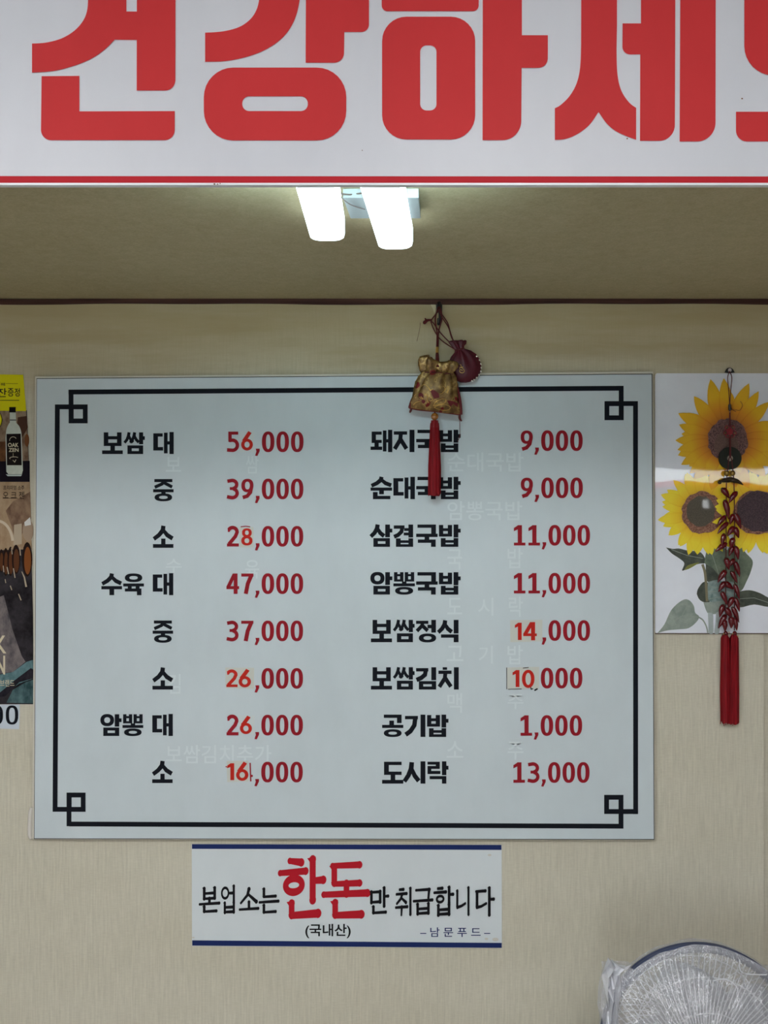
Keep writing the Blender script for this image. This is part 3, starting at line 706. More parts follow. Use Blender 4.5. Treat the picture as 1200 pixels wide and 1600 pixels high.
brush([('본', 311.5, 1385, 343, 1426, -.05), ('업', 344.5, 1384, 370.5, 1427, -.03), ('소', 374, 1386, 404, 1425, -.05), ('는', 405, 1386, 435.5, 1427, -.05),
       ('만', 576, 1386, 607, 1428, -.05), ('취', 618, 1387, 645, 1430, -.05), ('급', 646, 1387, 676, 1429, -.05), ('합', 677.5, 1386, 708.5, 1430, -.05), ('니', 711, 1387, 736, 1430, -.05), ('다', 741, 1387, 772, 1430, -.05)], M_INK2)
brush([('한', 436.5, 1340, 505, 1434, -.06), ('돈', 506, 1345, 574, 1434, -.03)], M_NRED)
fit_text('(국내산)', (477, 1443.5, 548, 1466), NO + .0005, .02).build('lettering', M_INK2, notice)
fit_text('– 남 문 푸 드 –', (656.5, 1449, 766, 1464), NO + .0005, .008).build('lettering', M_NAVY, notice)
mb = MB()
for x, y, r in ((765, 1336, 3), (302, 1465, 2), (628, 1471.5, .8), (450, 1425, .7), (774, 1468, 5), (760, 1467, 3)):
    px_poly(mb, arc(x, y, r, r * .6, 0, 330, 9), NO + .0003)
mb.build('stain', mat('pale_stain', (.58, .57, .53), .7), notice)

# ------------------------------------------------------------ poster of a drink at the left edge
PO = .0015
poster = thing('drink_poster', W(0, 1100, 0), 'tall dark soju poster with bottle and wooden barrels at the left edge', 'poster')
def pr(name, pts, col, lift, cr=None, var=None, lab=None):
    mb = MB(); px_poly(mb, pts, PO + lift * 1e-5 * 6)
    m = coated('poster_' + name, col, cr=.12) if var is None else coated_var('poster_' + name, col, var, 45, (1, 1, .6))
    return mb.build(name, m, poster)
def edge(y): return 40.5 + (y - 628) * (52.3 - 40.5) / (1100 - 628)
mb = MB(); px_slab(mb, [(-70, 640), (edge(640) + 1.2, 641), (46.7, 760), (49, 860), (51.5, 960), (52.5, 1098), (51.5, 1100.5), (-70, 1100)], .0002, PO)
mb.build('paper', coated_var('poster_ground', (.014, .012, .014), (.045, .040, .046), 20), poster)
pr('vault_backdrop', [(-70, 634), (14, 634), (24, 640), (edge(640), 641), (46, 745), (-70, 690)], (.30, .22, .15), 1, var=(.10, .05, .03))
pr('vault_shadow', [(28, 652), (41.5, 650), (43.5, 668), (38, 678), (30, 690), (26, 672)], (.07, .035, .024), 2)
pr('cellar_wall', [(-70, 690), (10, 690), (9, 752), (-70, 752)], (.050, .024, .015), 2, var=(.16, .07, .03))
pr('dark_floor', [(-70, 722), (46.4, 720), (46.5, 752), (-70, 752)], (.012, .009, .014), 3)
pr('barrel_end', arc(42, 688, 3.6, 10, 0, 345, 18), (.17, .065, .028), 3)
# bottle
pr('bottle_glass', [(15.2, 644), (24.6, 644), (25.4, 660)] + smooth_pts([(25.6, 661), (30, 666), (33, 674), (34, 684)]) + [(35.8, 735), (34, 741), (13, 741), (10, 737), (8.6, 684)] + smooth_pts([(8.8, 682), (10, 671), (13, 663.5), (15.4, 660)]), (.46, .50, .44), 5, var=(.58, .62, .56))
pr('bottle_neck_band', [(15.4, 655.5), (25, 655.5), (25.2, 657), (15.3, 657)], (.05, .05, .05), 7)
pr('bottle_cap', [(14.4, 636), (24.6, 636), (24.6, 644.5), (14.2, 644.5)], (.010, .009, .008), 9)
pr('bottle_label', [(10, 678), (32.5, 677.5), (34, 727), (10.8, 727)], (.014, .010, .010), 6)
GOLDP = coated('poster_gold_print', (.62, .55, .40), cr=.12)
fit_text('OAK', (12.5, 692, 29, 698.6), PO + .0006, .02).build('print', GOLDP, poster)
fit_text('ZEN', (13.5, 700.2, 29, 706), PO + .0006, .02).build('print', GOLDP, poster)
mb = MB()
for q in stroke(arc(20.5, 688, 5.5, 5.5, 170, 330, 10), .7) + stroke(arc(22, 716, 7, 2.2, 150, 330, 10), .8) + stroke([(20.5, 708), (20.5, 713)], .5) + stroke([(20, 719), (23, 722), (25, 718)], .8):
    px_poly(mb, q, PO + .0006)
mb.build('print', GOLDP, poster)
pr('bottle_outline', [(9, 741), (12, 744), (33, 744), (35.5, 739), (34, 741.5), (12, 741.5)], (.46, .52, .50), 6)
# yellow flap with its lettering
mb = MB(); px_slab(mb, [(-70, 584), (36.2, 585.5), (38.5, 612), (41, 642.4), (-70, 641)], PO, PO + .0004)
fl = mb.build('yellow_flap', coated('poster_yellow', (.66, .60, .012), cr=.15), poster)
fl['label'] = 'bright yellow strip with black Korean lettering'
def flap(m2, mm=M_INK2): m2.build('print', mm, fl)
YO = PO + .0006
flap(fit_text('잔', (-4, 606.5, 10.5, 620.5), YO, .012)); flap(fit_text('증', (12, 606.5, 21.5, 619.5), YO, .012)); flap(fit_text('정', (22.5, 606.5, 31, 619.5), YO, .012))
flap(fit_text('카페', (-6, 598, 7.8, 603), YO, .01))
mb = MB()
for q in stroke([(9, 599.4), (28, 599.4)], .5) + stroke([(-20, 625.6), (30, 625.6)], 1.0): px_poly(mb, q, YO)
flap(mb)
# the yellow roundel cut by the frame
mb = MB(); px_poly(mb, arc(-10, 656, 13.6, 17, 0, 350, 28), PO + .00062); mb.build('roundel_ring', coated('poster_black', (.010, .010, .008), cr=.15), poster)
mb = MB(); px_poly(mb, arc(-10, 656, 12.6, 16, 0, 350, 28), PO + .00070); mb.build('roundel', MATS['poster_yellow'], poster)
# lower half
pr('sepia_sky', [(-70, 753), (46.6, 753), (49.6, 858), (-70, 862)], (.40, .29, .19), 2, var=(.30, .20, .12))
pr('sepia_vault', [(9, 798), (20, 784), (47.3, 768), (48.6, 810), (40, 822), (34, 836), (22, 838), (18, 822)], (.11, .06, .042), 4, var=(.26, .17, .11))
pr('arch_opening', arc(44, 829, 8.5, 17, 20, 340, 20), (.34, .25, .18), 6)
pr('arch_sky', [(38, 816), (47, 808), (48.5, 820), (39, 822)], (.62, .62, .60), 8)
mb = MB()
for q in stroke(arc(-4, 850, 24, 36, -90, -8, 12), 4.2): px_poly(mb, q, PO + .00044)
mb.build('arch_rib', coated('poster_rib', (.56, .47, .36), cr=.12), poster)
pr('pillar', [(22, 820), (34, 818), (34, 850), (21, 852)], (.42, .34, .25), 7)
for i, (cx, cy, rx, ry) in enumerate(((2, 876, 4, 18), (9, 878, 4.5, 22), (16.5, 877, 5, 23), (25, 874, 6.5, 23), (42.5, 874, 8, 27))):
    mb = MB(); px_poly(mb, arc(cx, cy, rx, ry, 0, 345, 20), PO + .0006 + i * .00008); mb.build('barrel', coated('poster_barrel', (.020, .012, .010), cr=.12), poster)
    mb = MB(); px_poly(mb, arc(cx + .6, cy + 2, rx * .68, ry * .80, 0, 345, 20), PO + .00066 + i * .00008)
    mb.build('barrel_head', coated('poster_barrel_head', (.20, .065, .020), cr=.12) if i == 4 else coated('poster_barrel_shade', (.10, .038, .018), cr=.12), poster)
mb = MB()
for q in ((stroke([(34, 893), (38, 902), (41, 917)], [1, 2.2, 2.8])) + stroke([(5, 884), (6, 894)], 1.4) + stroke([(11, 886), (13.5, 897)], 1.6) + stroke([(21, 888), (23.5, 903)], 1.5) +
          stroke([(8, 905), (9, 911)], 1.2) + stroke([(16, 915), (18.5, 922)], 1.4) + stroke([(29, 928), (33, 938)], 1.6) + stroke([(31, 855), (32, 868)], 1.5) + stroke([(18, 856), (19, 866)], 1.2)):
    px_poly(mb, q, PO + .00108)
mb.build('barrel_gleam', coated('poster_gleam', (.42, .35, .26), cr=.12), poster)
pr('grey_sheen', [(-70, 960), (6, 930), (20, 985), (34, 1025), (40, 1034), (20, 1050), (-70, 1062)], (.060, .058, .066), 6, var=(.20, .17, .17))
pr('teal_cloth', [(-70, 1068), (20, 1050), (42, 1034), (51.5, 1031), (52, 1060), (30, 1068), (10, 1082), (-70, 1092)], (.050, .11, .12), 8, var=(.14, .24, .26))
pr('cloth_fold', [(0, 1082), (24, 1062), (48, 1044), (52, 1046), (52, 1060), (30, 1066), (8, 1088), (-70, 1099)], (.010, .010, .014), 10, var=(.03, .026, .034))
pr('teal_hem', [(10, 1098), (20, 1078), (40, 1066), (52, 1062), (52.2, 1099)], (.028, .060, .066), 11, var=(.10, .17, .18))
fit_text('N', (-7, 1024.5, 8, 1054), PO + .00085, .02).build('print', GOLDP, poster)
fit_text('K', (-7, 993, 10, 1021), PO + .00085, .015).build('print', GOLDP, poster)
fit_text('브랜드', (0, 1062, 22.5, 1072.5), PO + .00095, .0).build('print', GOLDP, poster)
PINK_ = coated('poster_dark_print', (.030, .018, .014), cr=.12)
fit_text('프리미엄 소주', (5, 758.5, 38, 765.5), PO + .0006, .015).build('print', PINK_, poster)
fit_text('오 크 젠', (4.5, 768, 38, 779.5), PO + .0006, .008).build('print', PINK_, poster)
mb = MB()
for q in stroke([(4.5, 778.5), (28, 778.5)], .7): px_poly(mb, q, PO + .0006)
mb.build('print', PINK_, poster)

stk = thing('price_sticker', W(0, 1137, 0), 'white sticker with black zeros just below the dark poster', 'sticker')
mb = MB(); px_slab(mb, [(-40, 1100.8), (31, 1100.8), (30, 1139.5), (-40, 1137)], .0002, .0009); mb.build('paper', coated('sticker_white', (.56, .63, .70), cr=.2), stk)
mb = MB(); put(mb, ring(31, 50, 31, 50, 16, 12, 2.6), 9, 1102.3, 19.5 / 62, .298, .0013)
put(mb, ring(31, 50, 31, 50, 16, 12, 2.6), -14.8, 1102.3, 19.5 / 62, .298, .0013); mb.build('digits', M_INK, stk)

# ------------------------------------------------------------ the laminated sunflower print
SO = .0028
sun = thing('sunflower_print', W(1160, 990, 0), 'glossy laminated print of three sunflowers right of the menu board', 'picture')
mb = MB(); px_slab(mb, rr(1023.5, 583.2, 1297, 989.8, 4), .0004, SO); mb.build('laminated_sheet', M_SHEET, sun)
mb = MB()
for q in stroke([(1023.5, 990), (1297, 990)], 1.6): px_slab(mb, q, .0004, SO + .0002)
mb.build('lower_edge', mat('brown_edge', (.10, .07, .05), .6), sun)
LZ = [SO + .0001]
def nz(): LZ[0] += .00002; return LZ[0]
cp = lambda x, y: (1015 + x / 6.486, 780 + y / 6.486)
def leaf(name, pts, m, veins=()):
    mb = MB(); px_poly(mb, smooth_pts([cp(*p) for p in pts] + [cp(*pts[0])], sub=4)[:-1], nz()); o = mb.build(name, m, sun)
    if veins:
        mb = MB()
        z = nz()
        for v in veins:
            for q in stroke([cp(*p) for p in v], .7): px_poly(mb, q, z)
        mb.build('vein', M_VEIN, o)
leaf('leaf', [(740, 620), (820, 470), (940, 430), (965, 530), (1042, 620), (1030, 720), (975, 850), (930, 925), (850, 930), (760, 800)], M_LEAF2, [[(900, 480), (900, 900)]])
leaf('leaf', [(880, 940), (1010, 922), (1120, 952), (1210, 1000), (1400, 1080), (1210, 1092), (1060, 1068), (920, 1096), (860, 1050)], M_LEAF1, [[(900, 1010), (1060, 1000), (1210, 1050)]])
leaf('leaf', [(165, 488), (235, 503), (300, 500), (385, 520), (520, 540), (570, 640), (500, 655), (420, 680), (330, 726), (352, 650), (300, 600), (225, 550)], M_LEAF1, [[(220, 510), (380, 570), (540, 600)]])
leaf('leaf', [(350, 720), (390, 670), (500, 640), (470, 665), (400, 705)], coated('leaf_yellow', (.20, .21, .05)))
leaf('leaf', [(478, 960), (492, 905), (550, 838), (620, 870), (640, 960), (610, 1040), (545, 1042), (500, 1010)], M_LEAF1)
leaf('leaf', [(555, 640), (590, 500), (700, 480), (790, 520), (790, 660), (705, 780), (620, 730)], M_LEAF2, [[(620, 520), (700, 760)]])
leaf('leaf', [(570, 660), (640, 700), (700, 780), (700, 830), (580, 830)], M_LEAF1)
leaf('glass_vase', [(590, 840), (680, 818), (760, 840), (860, 850), (860, 1030), (740, 1045), (600, 1030)], M_TEALJ, [[(590, 870), (660, 900), (740, 880)], [(600, 940), (720, 930), (860, 960)], [(610, 1010), (700, 990), (780, 1030)]])
leaf('leaf', [(545, 1045), (640, 1040), (745, 1030), (790, 1060), (740, 1140), (650, 1165), (585, 1150)], M_LEAF3)
leaf('stem', [(590, 1150), (640, 1160), (645, 1250), (645, 1355), (600, 1355), (595, 1250)], M_STEM)
leaf('stem', [(672, 1150), (720, 1140), (712, 1250), (706, 1355), (655, 1355), (668, 1250)], M_STEM)
leaf('leaf', [(78, 1358), (150, 1268), (222, 1120), (330, 1025), (398, 1022), (448, 1080), (462, 1150), (502, 1190), (470, 1250), (390, 1308), (280, 1320), (180, 1330)], M_LEAF3, [[(150, 1300), (330, 1180), (500, 1195)], [(330, 1180), (380, 1080)], [(300, 1200), (420, 1250)]])
mb = MB(); z = nz()
for q in stroke(smooth_pts([cp(495, 1195), cp(540, 1225), cp(575, 1290), cp(590, 1355)]), 2.2) : px_poly(mb, q, z)
mb.build('stem', M_LEAF3, sun)
mb = MB(); z = nz()
for q in stroke(smooth_pts([cp(535, 660), cp(560, 740), cp(572, 860), cp(582, 1035)]), 4): px_poly(mb, q, z)
mb.build('stem', coated('stem_brown', (.20, .18, .11)), sun)
def flower(cx, cy, rx, ry, petals, m, discs, layers):
    fo = bpy.data.objects.new('sunflower', None); COL.objects.link(fo); fo.parent = sun
    for a, L, wd in petals:
        mb = MB(); z = nz(); colr = []
        ca, sa = math.cos(math.radians(a)), math.sin(math.radians(a))
        bx, by = cx + rx * .75 * ca, cy + ry * .75 * sa
        n = 10; bend = random.uniform(-.10, .10)
        rows = []
        for i in range(n + 1):
            t = i / n
            hw = wd * .5 * (math.sin(PI * min(1, .18 + .82 * t) ** 1.15) ** .8 if t < 1 else .0) + .12
            if t == 1: hw = .1
            ctr = (bx + ca * L * t - sa * bend * L * t * t, by + sa * L * t + ca * bend * L * t * t)
            row = []
            for k in range(5):
                s_ = (k - 2) / 2
                row.append(W(ctr[0] - sa * hw * s_, ctr[1] + ca * hw * s_, z)); colr.append((t, .5 + .5 * s_ if abs(s_) < 1 else (0.0 if s_ < 0 else 1.0), 0))
            rows.append(row)
        mb.quads(rows, smooth=False); mb.build('petal', m, fo, colr)
    for kx, ky, mm, ox, oy in discs:
        mb = MB(); z = nz(); n = 40
        px_poly(mb, [(cx + ox + rx * kx * (1 + random.uniform(-.05, .05)) * math.cos(2 * PI * i / n), cy + oy + ry * ky * (1 + random.uniform(-.05, .05)) * math.sin(2 * PI * i / n)) for i in range(n)], z)
        mb.build('seed_disc', mm, fo)
def whorl(n, L0, L1, w_, a0=0, a1=360, base_l=None):
    o = []
    for i in range(n): o.append((a0 + (a1 - a0) * i / n + random.uniform(-4, 4), random.uniform(L0, L1), w_ * random.uniform(.85, 1.15)))
    return o
flower(1097, 801, 31, 33, whorl(22, 38, 46, 17) + whorl(18, 36, 48, 16, 8, 368), M_PET2, [(1.02, 1.0, M_DISC2, 0, 0), (.72, .72, M_DISC3, -2, -2)], 2)
flower(1183, 801, 37, 35, whorl(22, 36, 46, 17) + whorl(18, 36, 48, 16, 8, 368), M_PET2, [(1.0, 1.0, M_DISC2, 0, 0), (.93, .92, M_DISC4, 2, -2)], 2)
flower(1137, 688, 31.5, 33.5, whorl(17, 48, 58, 22) + [(-110, 74, 24), (-92, 72, 22), (-72, 70, 22), (-55, 66, 20), (-40, 64, 20), (-130, 62, 22), (-150, 64, 22), (-166, 56, 20), (180, 58, 20), (172, 56, 20), (155, 58, 20), (140, 54, 20), (-20, 60, 22), (-5, 62, 22), (10, 58, 22), (30, 56, 22), (45, 46, 20), (65, 30, 20), (85, 26, 20), (110, 26, 20), (125, 40, 20)], M_PET1, [(1.0, 1.0, M_DISC1, 0, 0), (.60, .62, coated_var('seed_disc_heart', (.07, .04, .035), (.20, .11, .09), 800), -2, 8)], 2)

# ------------------------------------------------------------ hanging things
def hang_disc(mb, c, r, th, n=28, yaw=0):
    f = [Vector(c) + Vector((r * math.cos(2 * PI * i / n), -th / 2, r * math.sin(2 * PI * i / n))) for i in range(n)]
    b = [p + Vector((0, th, 0)) for p in f]
    mb.slab(f, b)
def tassel(mb, top, bot, w0, w1, dep, seed, folds=9, off=.012):
    """top, bot = pixel ends, w = half widths in px; a bundle of threads with vertical grooves"""
    rnd = random.Random(seed); g = []; n = 40; rows = 26
    for i in range(rows + 1):
        t = i / rows; px = top[0] + (bot[0] - top[0]) * t; py = top[1] + (bot[1] - top[1]) * t
        hw = (w0 + (w1 - w0) * min(1, t * 1.6)) * (1 if t > .04 else .55 + 11 * t)
        c = W(px, py, off); ringp = []
        for k in range(n):
            a = 2 * PI * k / n
            m_ = 1 + .09 * math.sin(folds * a + seed + .6 * math.sin(3 * t)) + .04 * math.sin(17 * a + 2 * seed)
            drop = 0 if i < rows else (rnd.uniform(-1, 1) * .0035)
            ringp.append(c + Vector((hw * K * m_ * math.cos(a), dep * m_ * math.sin(a), drop)))
        g.append(ringp)
    mb.quads(g, cv=True); mb.poly(list(reversed(g[0]))); mb.poly(g[-1])

# hook screwed in under the moulding
hook = thing('wall_hook', W(686, 480, 0), 'small black hook under the brown moulding that carries the two pouches', 'hook')
mb = MB(); mb.tube([W(686, 473, .004), W(687, 480, .009), W(688, 492, .011), W(687, 502, .012), W(685.5, 506, .017), W(685, 503, .022), W(685, 497, .024)], [.0040, .0042, .0040, .0038, .0036, .0032, .0028], 10)
mb.build('hook_shank', M_BLACK, hook)
mb = MB(); px_slab(mb, rr(681.5, 472, 691, 489, 3), .0003, .005); mb.build('hook_plate', M_BLACK, hook)
# torn wallpaper beside the hook, and a stray thread on the wall
mb = MB(); mb.slab([W(x, y, .0012) for x, y in ((672, 474.5), (680, 475), (681, 480), (679, 490), (676.5, 483), (674, 478))], [W(x, y, .0002) for x, y in ((672, 474.5), (680, 475), (681, 480), (679, 490), (676.5, 483), (674, 478))])
build_thing(mb, 'paper_scrap', mat('torn_paper', (.62, .58, .38), .8), 'tiny pale torn scrap of wallpaper left of the black hook', 'paper', origin=W(677, 480, .0005))
mb = MB(); mb.tube([W(656.5, 504, .003), W(656, 512, .002), W(654, 522, .002), W(651.5, 533, .003)], .0004, 5)
build_thing(mb, 'stray_thread', M_CORD, 'fine dark thread on the wallpaper left of the pouch cords', 'thread', origin=W(654, 520, .002))

# gold brocade pouch
gp = thing('brocade_pouch', W(681, 645, .02), 'gold brocade drawstring pouch with red edges and a long red tassel', 'pouch')
def loft(mb, rows, n=48, cap=True):
    """rows: (centre px, centre py, half width px, half depth m, fold amplitude, fold count, tilt px)"""
    g = []
    for (cx, cy, hw, hd, fa, fn, tl, off) in rows:
        r_ = []
        for k in range(n):
            a = 2 * PI * k / n; m_ = 1 + fa * math.sin(fn * a + cx)
            c, s_ = math.cos(a), math.sin(a)
            cc = math.copysign(abs(c) ** .8, c)
            x = cx + hw * m_ * cc; y = cy + tl * cc + (fa * 13 * math.cos(fn * a * .5 + 1) if fa > .12 else 0)
            p = W(x, y, off); p.y -= hd * m_ * s_; r_.append(p)
        g.append(r_)
    mb.quads(g, cv=True)
    if cap: mb.poly(g[-1]); mb.poly(list(reversed(g[0])))
PO_ = .054
rows = [(684, 583, 21.5, .010, .20, 11, 1.5, PO_), (683.5, 588, 26, .012, .17, 11, 2, PO_), (682.5, 598, 30.5, .0145, .12, 11, 2.5, PO_), (681.5, 610, 33.5, .0155, .07, 11, 3.5, PO_), (680.5, 624, 37, .0145, .02, 7, 4.5, PO_),
        (680, 634, 39.5, .010, .01, 5, 5.5, PO_), (679.8, 640, 40.8, .005, 0, 5, 5.5, PO_), (679.6, 643.5, 41, .001, 0, 5, 5.5, PO_)]
mb = MB(); loft(mb, rows, 66); body = mb.build('pouch_body', M_BROC, gp)
mb = MB(); loft(mb, [(684, 584, 21, .010, .20, 11, 1.5, PO_), (684, 580, 22.5, .011, .26, 7, 2, PO_), (684.5, 573, 25, .014, .27, 7, 3, PO_), (685, 566, 26, .0155, .26, 7, 4, PO_), (685, 562.5, 24.5, .0145, .25, 7, 5, PO_), (685, 565, 21.5, .011, .25, 7, 5, PO_), (684, 576, 17, .007, .16, 11, 2, PO_)], 66, False)
mb.build('ruffle', M_BROC, gp)
mb = MB(); ringp = []
for k in range(45):
    a = 2 * PI * k / 44; m_ = 1 + .16 * math.sin(11 * a + 684); p = W(684 + 22.2 * m_ * math.cos(a), 583.5 + 1.5 * math.cos(a), PO_); p.y -= .0112 * m_ * math.sin(a); ringp.append(p)
mb.tube(ringp, .0013, 6, spline=False); mb.build('drawstring', M_CORD, gp)
mb = MB(); mb.tube([W(663, 589, PO_), W(657, 598, PO_), W(650, 612, PO_), W(643.5, 626, PO_), W(639.5, 637.5, PO_)], [.0012, .0022, .0028, .003, .0028], 8)
mb.tube([W(708, 589, PO_), W(713, 600, PO_), W(717, 616, PO_), W(719.5, 632, PO_), W(720.5, 648, PO_)], [.0012, .0022, .003, .0034, .003], 8)
mb.tube([W(639.5, 637.5, PO_), W(655, 640.5, PO_), W(680, 643, PO_), W(704, 646, PO_), W(720.5, 648.5, PO_)], .0016, 8)
mb.build('red_piping', M_REDTRIM, gp)
mb = MB()   # loose ends at the lower corners
mb.tube([W(643, 638, PO_), W(641.5, 642, PO_), W(640.3, 645, PO_)], [.0022, .0026, .0012], 8)
mb.tube([W(718, 649, PO_), W(718.5, 654, PO_), W(721.5, 658, PO_)], [.0026, .0030, .0014], 8)
mb.tube([W(718, 655, PO_), W(718.3, 668, PO_), W(718, 682, PO_), W(715, 690, PO_)], .0007, 6)
mb.build('corner_knot', M_CORD, gp)
# red patches and gold stitched figures on the front
def front(px, py, lift=.0006):
    """point just in front of the pouch body"""
    best = None
    for a, b in zip(rows[:-1], rows[1:]):
        if a[1] <= py <= b[1]:
            t = (py - a[1]) / (b[1] - a[1]); cx = a[0] + (b[0] - a[0]) * t; hw = a[2] + (b[2] - a[2]) * t; hd = a[3] + (b[3] - a[3]) * t
            q = max(-1, min(1, (px - cx) / hw)); s_ = math.sqrt(max(0, 1 - abs(q) ** 2.5)); best = hd * (1 + .04) * s_
    return W(px, py, PO_ + (best or .01) + lift)
def c7(x, y): return (625 + x / 9.23, 540 + y / 9.23)
mb = MB()
for pts in ([(265, 690), (300, 678), (335, 700), (340, 745), (310, 775), (270, 760)], [(440, 650), (490, 640), (560, 690), (570, 750), (490, 765), (460, 710)], [(310, 785), (350, 780), (370, 810), (340, 840), (315, 820)]):
    mb.poly([front(*c7(*p), lift=.0012) for p in pts])
mb.poly([front(*c7(*p), lift=.0012) for p in ((680, 790), (760, 800), (835, 830), (840, 930), (760, 940), (735, 880), (700, 840))])
mb.build('red_figure', M_REDTRIM, body)
mb = MB()
for pts in ([(205, 730), (230, 700), (270, 680)], [(280, 740), (300, 760), (330, 765), (300, 735)], [(310, 590), (345, 560), (400, 590), (440, 640), (480, 620)], [(410, 600), (430, 640), (450, 650)], [(560, 690), (600, 690), (640, 650), (680, 600), (690, 640), (680, 690)], [(620, 580), (650, 610), (640, 640)],
            [(480, 870), (520, 810), (600, 770), (660, 780), (640, 830), (560, 850), (480, 870)], [(490, 890), (560, 860), (640, 850), (720, 880), (700, 925), (600, 930), (490, 890)], [(190, 860), (230, 820), (300, 800)], [(440, 740), (470, 780), (430, 800)], [(350, 690), (400, 720), (390, 780), (420, 830)], [(690, 580), (705, 630), (680, 690)]):
    mb.tube([front(*c7(*p), lift=.0012) for p in pts], .00075, 5, sub=4)
mb.build('gold_stitching', M_GOLD, body)
# hanging cord, bead, tassel
mb = MB()
mb.tube([W(683.5, 573, .056), W(683, 560, .050), W(683, 545, .040), W(684, 530, .032), W(686, 515, .020), W(690, 500, .019), W(690, 490, .016), W(686, 480, .013), W(682, 488, .015), W(680, 500, .018), W(682, 514, .022), W(684, 528, .031)], .0016, 8)
mb.tube([W(684, 524, .029), W(683.4, 540, .038), W(683, 552, .045)], [.0028, .0032, .0028], 10)
mb.tube([W(683, 552, .045), W(683.5, 562, .056), W(684, 574, .064)], [.0030, .0042, .0036], 10)
mb.build('hanging_cord', M_CORD, gp)
mb = MB(); mb.tube([W(683.2, 543, .040), W(683, 552, .045)], .0034, 12, spline=False); mb.build('gold_wrap', M_GOLD, gp)
mb = MB(); mb.sphere(W(683, 554.5, .047), .0036); mb.build('dark_bead', M_BLACK, gp)
mb = MB(); mb.sphere(W(683, 554.3, .051), .0012); mb.build('silver_stud', M_STEEL, gp)
mb = MB(); mb.tube([W(679.5, 641, PO_), W(679.2, 648, PO_)], .0014, 8, spline=False); mb.build('tassel_cord', M_CORD, gp)
mb = MB(); mb.sphere(W(679.2, 651, PO_), .0080, 20, 14); mb.build('amber_bead', M_AMBER, gp)
mb = MB(); tassel(mb, (679, 657), (678.5, 773), 6.2, 9.2, .0085, 2, off=PO_ - .004); tas = mb.build('tassel', M_TASSEL, gp)
mb = MB(); mb.tube([W(679, 657, PO_ - .004), W(679, 668, PO_ - .004)], [.0078, .0090], 16, spline=False); mb.build('tassel_head', cloth('tassel_head_red', (.20, .005, .010), .3, .6, .1), tas)

# round maroon pouch
mp = thing('silk_pouch', W(728, 600, .02), 'round maroon silk pouch with pearl-stitched edge hanging beside the brocade pouch', 'pouch')
MO = .034
cx, cy = 724.5, 573.5
mb = MB(); g = []
ax = Vector((.30, 0, -.954))     # pouch axis: from the neck down and to the right
nrm = Vector((ax.z, 0, -ax.x)) * -1
neck = W(718, 546, MO)
prof = [(-.002, .0085, .006), (.003, .0105, .007), (.010, .020, .010), (.020, .028, .012), (.034, .0335, .013), (.048, .034, .012), (.060, .029, .010), (.068, .020, .007), (.0725, .009, .003), (.0735, .001, .0005)]
n = 56
for (l, hw, hd) in prof:
    r_ = []
    fa = max(0, .22 - l * 4.6)
    for k in range(n):
        a = 2 * PI * k / n; m_ = 1 + fa * math.sin(9 * a)
        r_.append(neck + ax * l + nrm * (hw * m_ * math.cos(a)) + Vector((0, -hd * m_ * math.sin(a), 0)))
    g.append(r_)
mb.quads(g, cv=True); mb.poly(g[-1]); mbody = mb.build('pouch_body', M_MAROON, mp)
mb = MB(); g = []
for (l, hw, hd, fa) in [(.004, .0095, .007, .1), (-.004, .010, .0075, .16), (-.011, .0145, .009, .2), (-.017, .0165, .010, .22), (-.0195, .015, .008, .22), (-.012, .010, .005, .2)]:
    r_ = []
    for k in range(n):
        a = 2 * PI * k / n; m_ = 1 + fa * math.sin(7 * a + 1)
        r_.append(neck + ax * (l + (.004 * math.cos(a) if l < -.008 else 0)) + nrm * (hw * m_ * math.cos(a)) + Vector((0, -hd * m_ * math.sin(a), 0)))
    g.append(r_)
mb.quads(g, cv=True); mb.build('ruffle', M_MAROON, mp)
mb = MB()
rp = []
for k in range(31):
    a = 2 * PI * k / 30; rp.append(neck + ax * .001 + nrm * (.0098 * math.cos(a)) + Vector((0, -.0072 * math.sin(a), 0)))
mb.tube(rp, .0017, 6, spline=False)
mb.tube([neck + Vector((-.006, -.006, .002)), W(708, 540, .033), W(690, 522, .026), W(678, 506, .019), W(674, 501, .017), W(680, 492, .016), W(686, 484, .018)], .0013, 7)
mb.tube([neck + Vector((-.007, -.005, -.002)), W(706, 543, .033), W(688, 530, .027), W(678, 515, .020), W(673, 502, .018)], .0013, 7)
mb.tube([neck + Vector((-.004, -.006, .004)), W(710, 536, .032), W(704, 520, .025), W(700, 506, .018), W(694, 496, .018), W(686, 486, .019)], .0013, 7)
mb.tube([neck + Vector((-.004, -.004, .005)), W(706, 528, .030), W(701, 512, .024), W(692, 498, .020), W(687, 488, .021)], .0013, 7)
mb.build('drawstring', M_CORD, mp)
mb = MB(); mb.tube([W(674, 500, .017), W(668, 500.5, .018), W(663, 504, .019), W(661, 505, .019)], [.0018, .0030, .0042, .0016], 8)
mb.tube([W(666, 501, .018), W(664, 497, .019)], [.0030, .0012], 8, spline=False)
mb.build('drawstring_knot', M_CORD, mp)
for i in range(9):
    a = math.radians(20 - i * 17.5)
    # stitches follow the lower right rim of the pouch
    t = i / 8
    l = .026 + .047 * math.sin(t * PI / 2)
    for (l0, h0, d0), (l1, h1, d1) in zip(prof[:-1], prof[1:]):
        if l0 <= l <= l1: hw = h0 + (h1 - h0) * (l - l0) / (l1 - l0)
    p = neck + ax * l + nrm * hw * 1.0
    d = Vector((.9, 0, .3))
    mb = MB(); mb.tube([p + Vector((-.0013, -.0034, .0010)), p + Vector((.0013, -.0036, -.0010))], .0014, 6, spline=False); mb.build('pearl_stitch', M_PEARL, mp)
mb = MB()
def c6(x, y, off=MO + .0128): return W(630 + x / 9.23, 460 + y / 9.23, off)
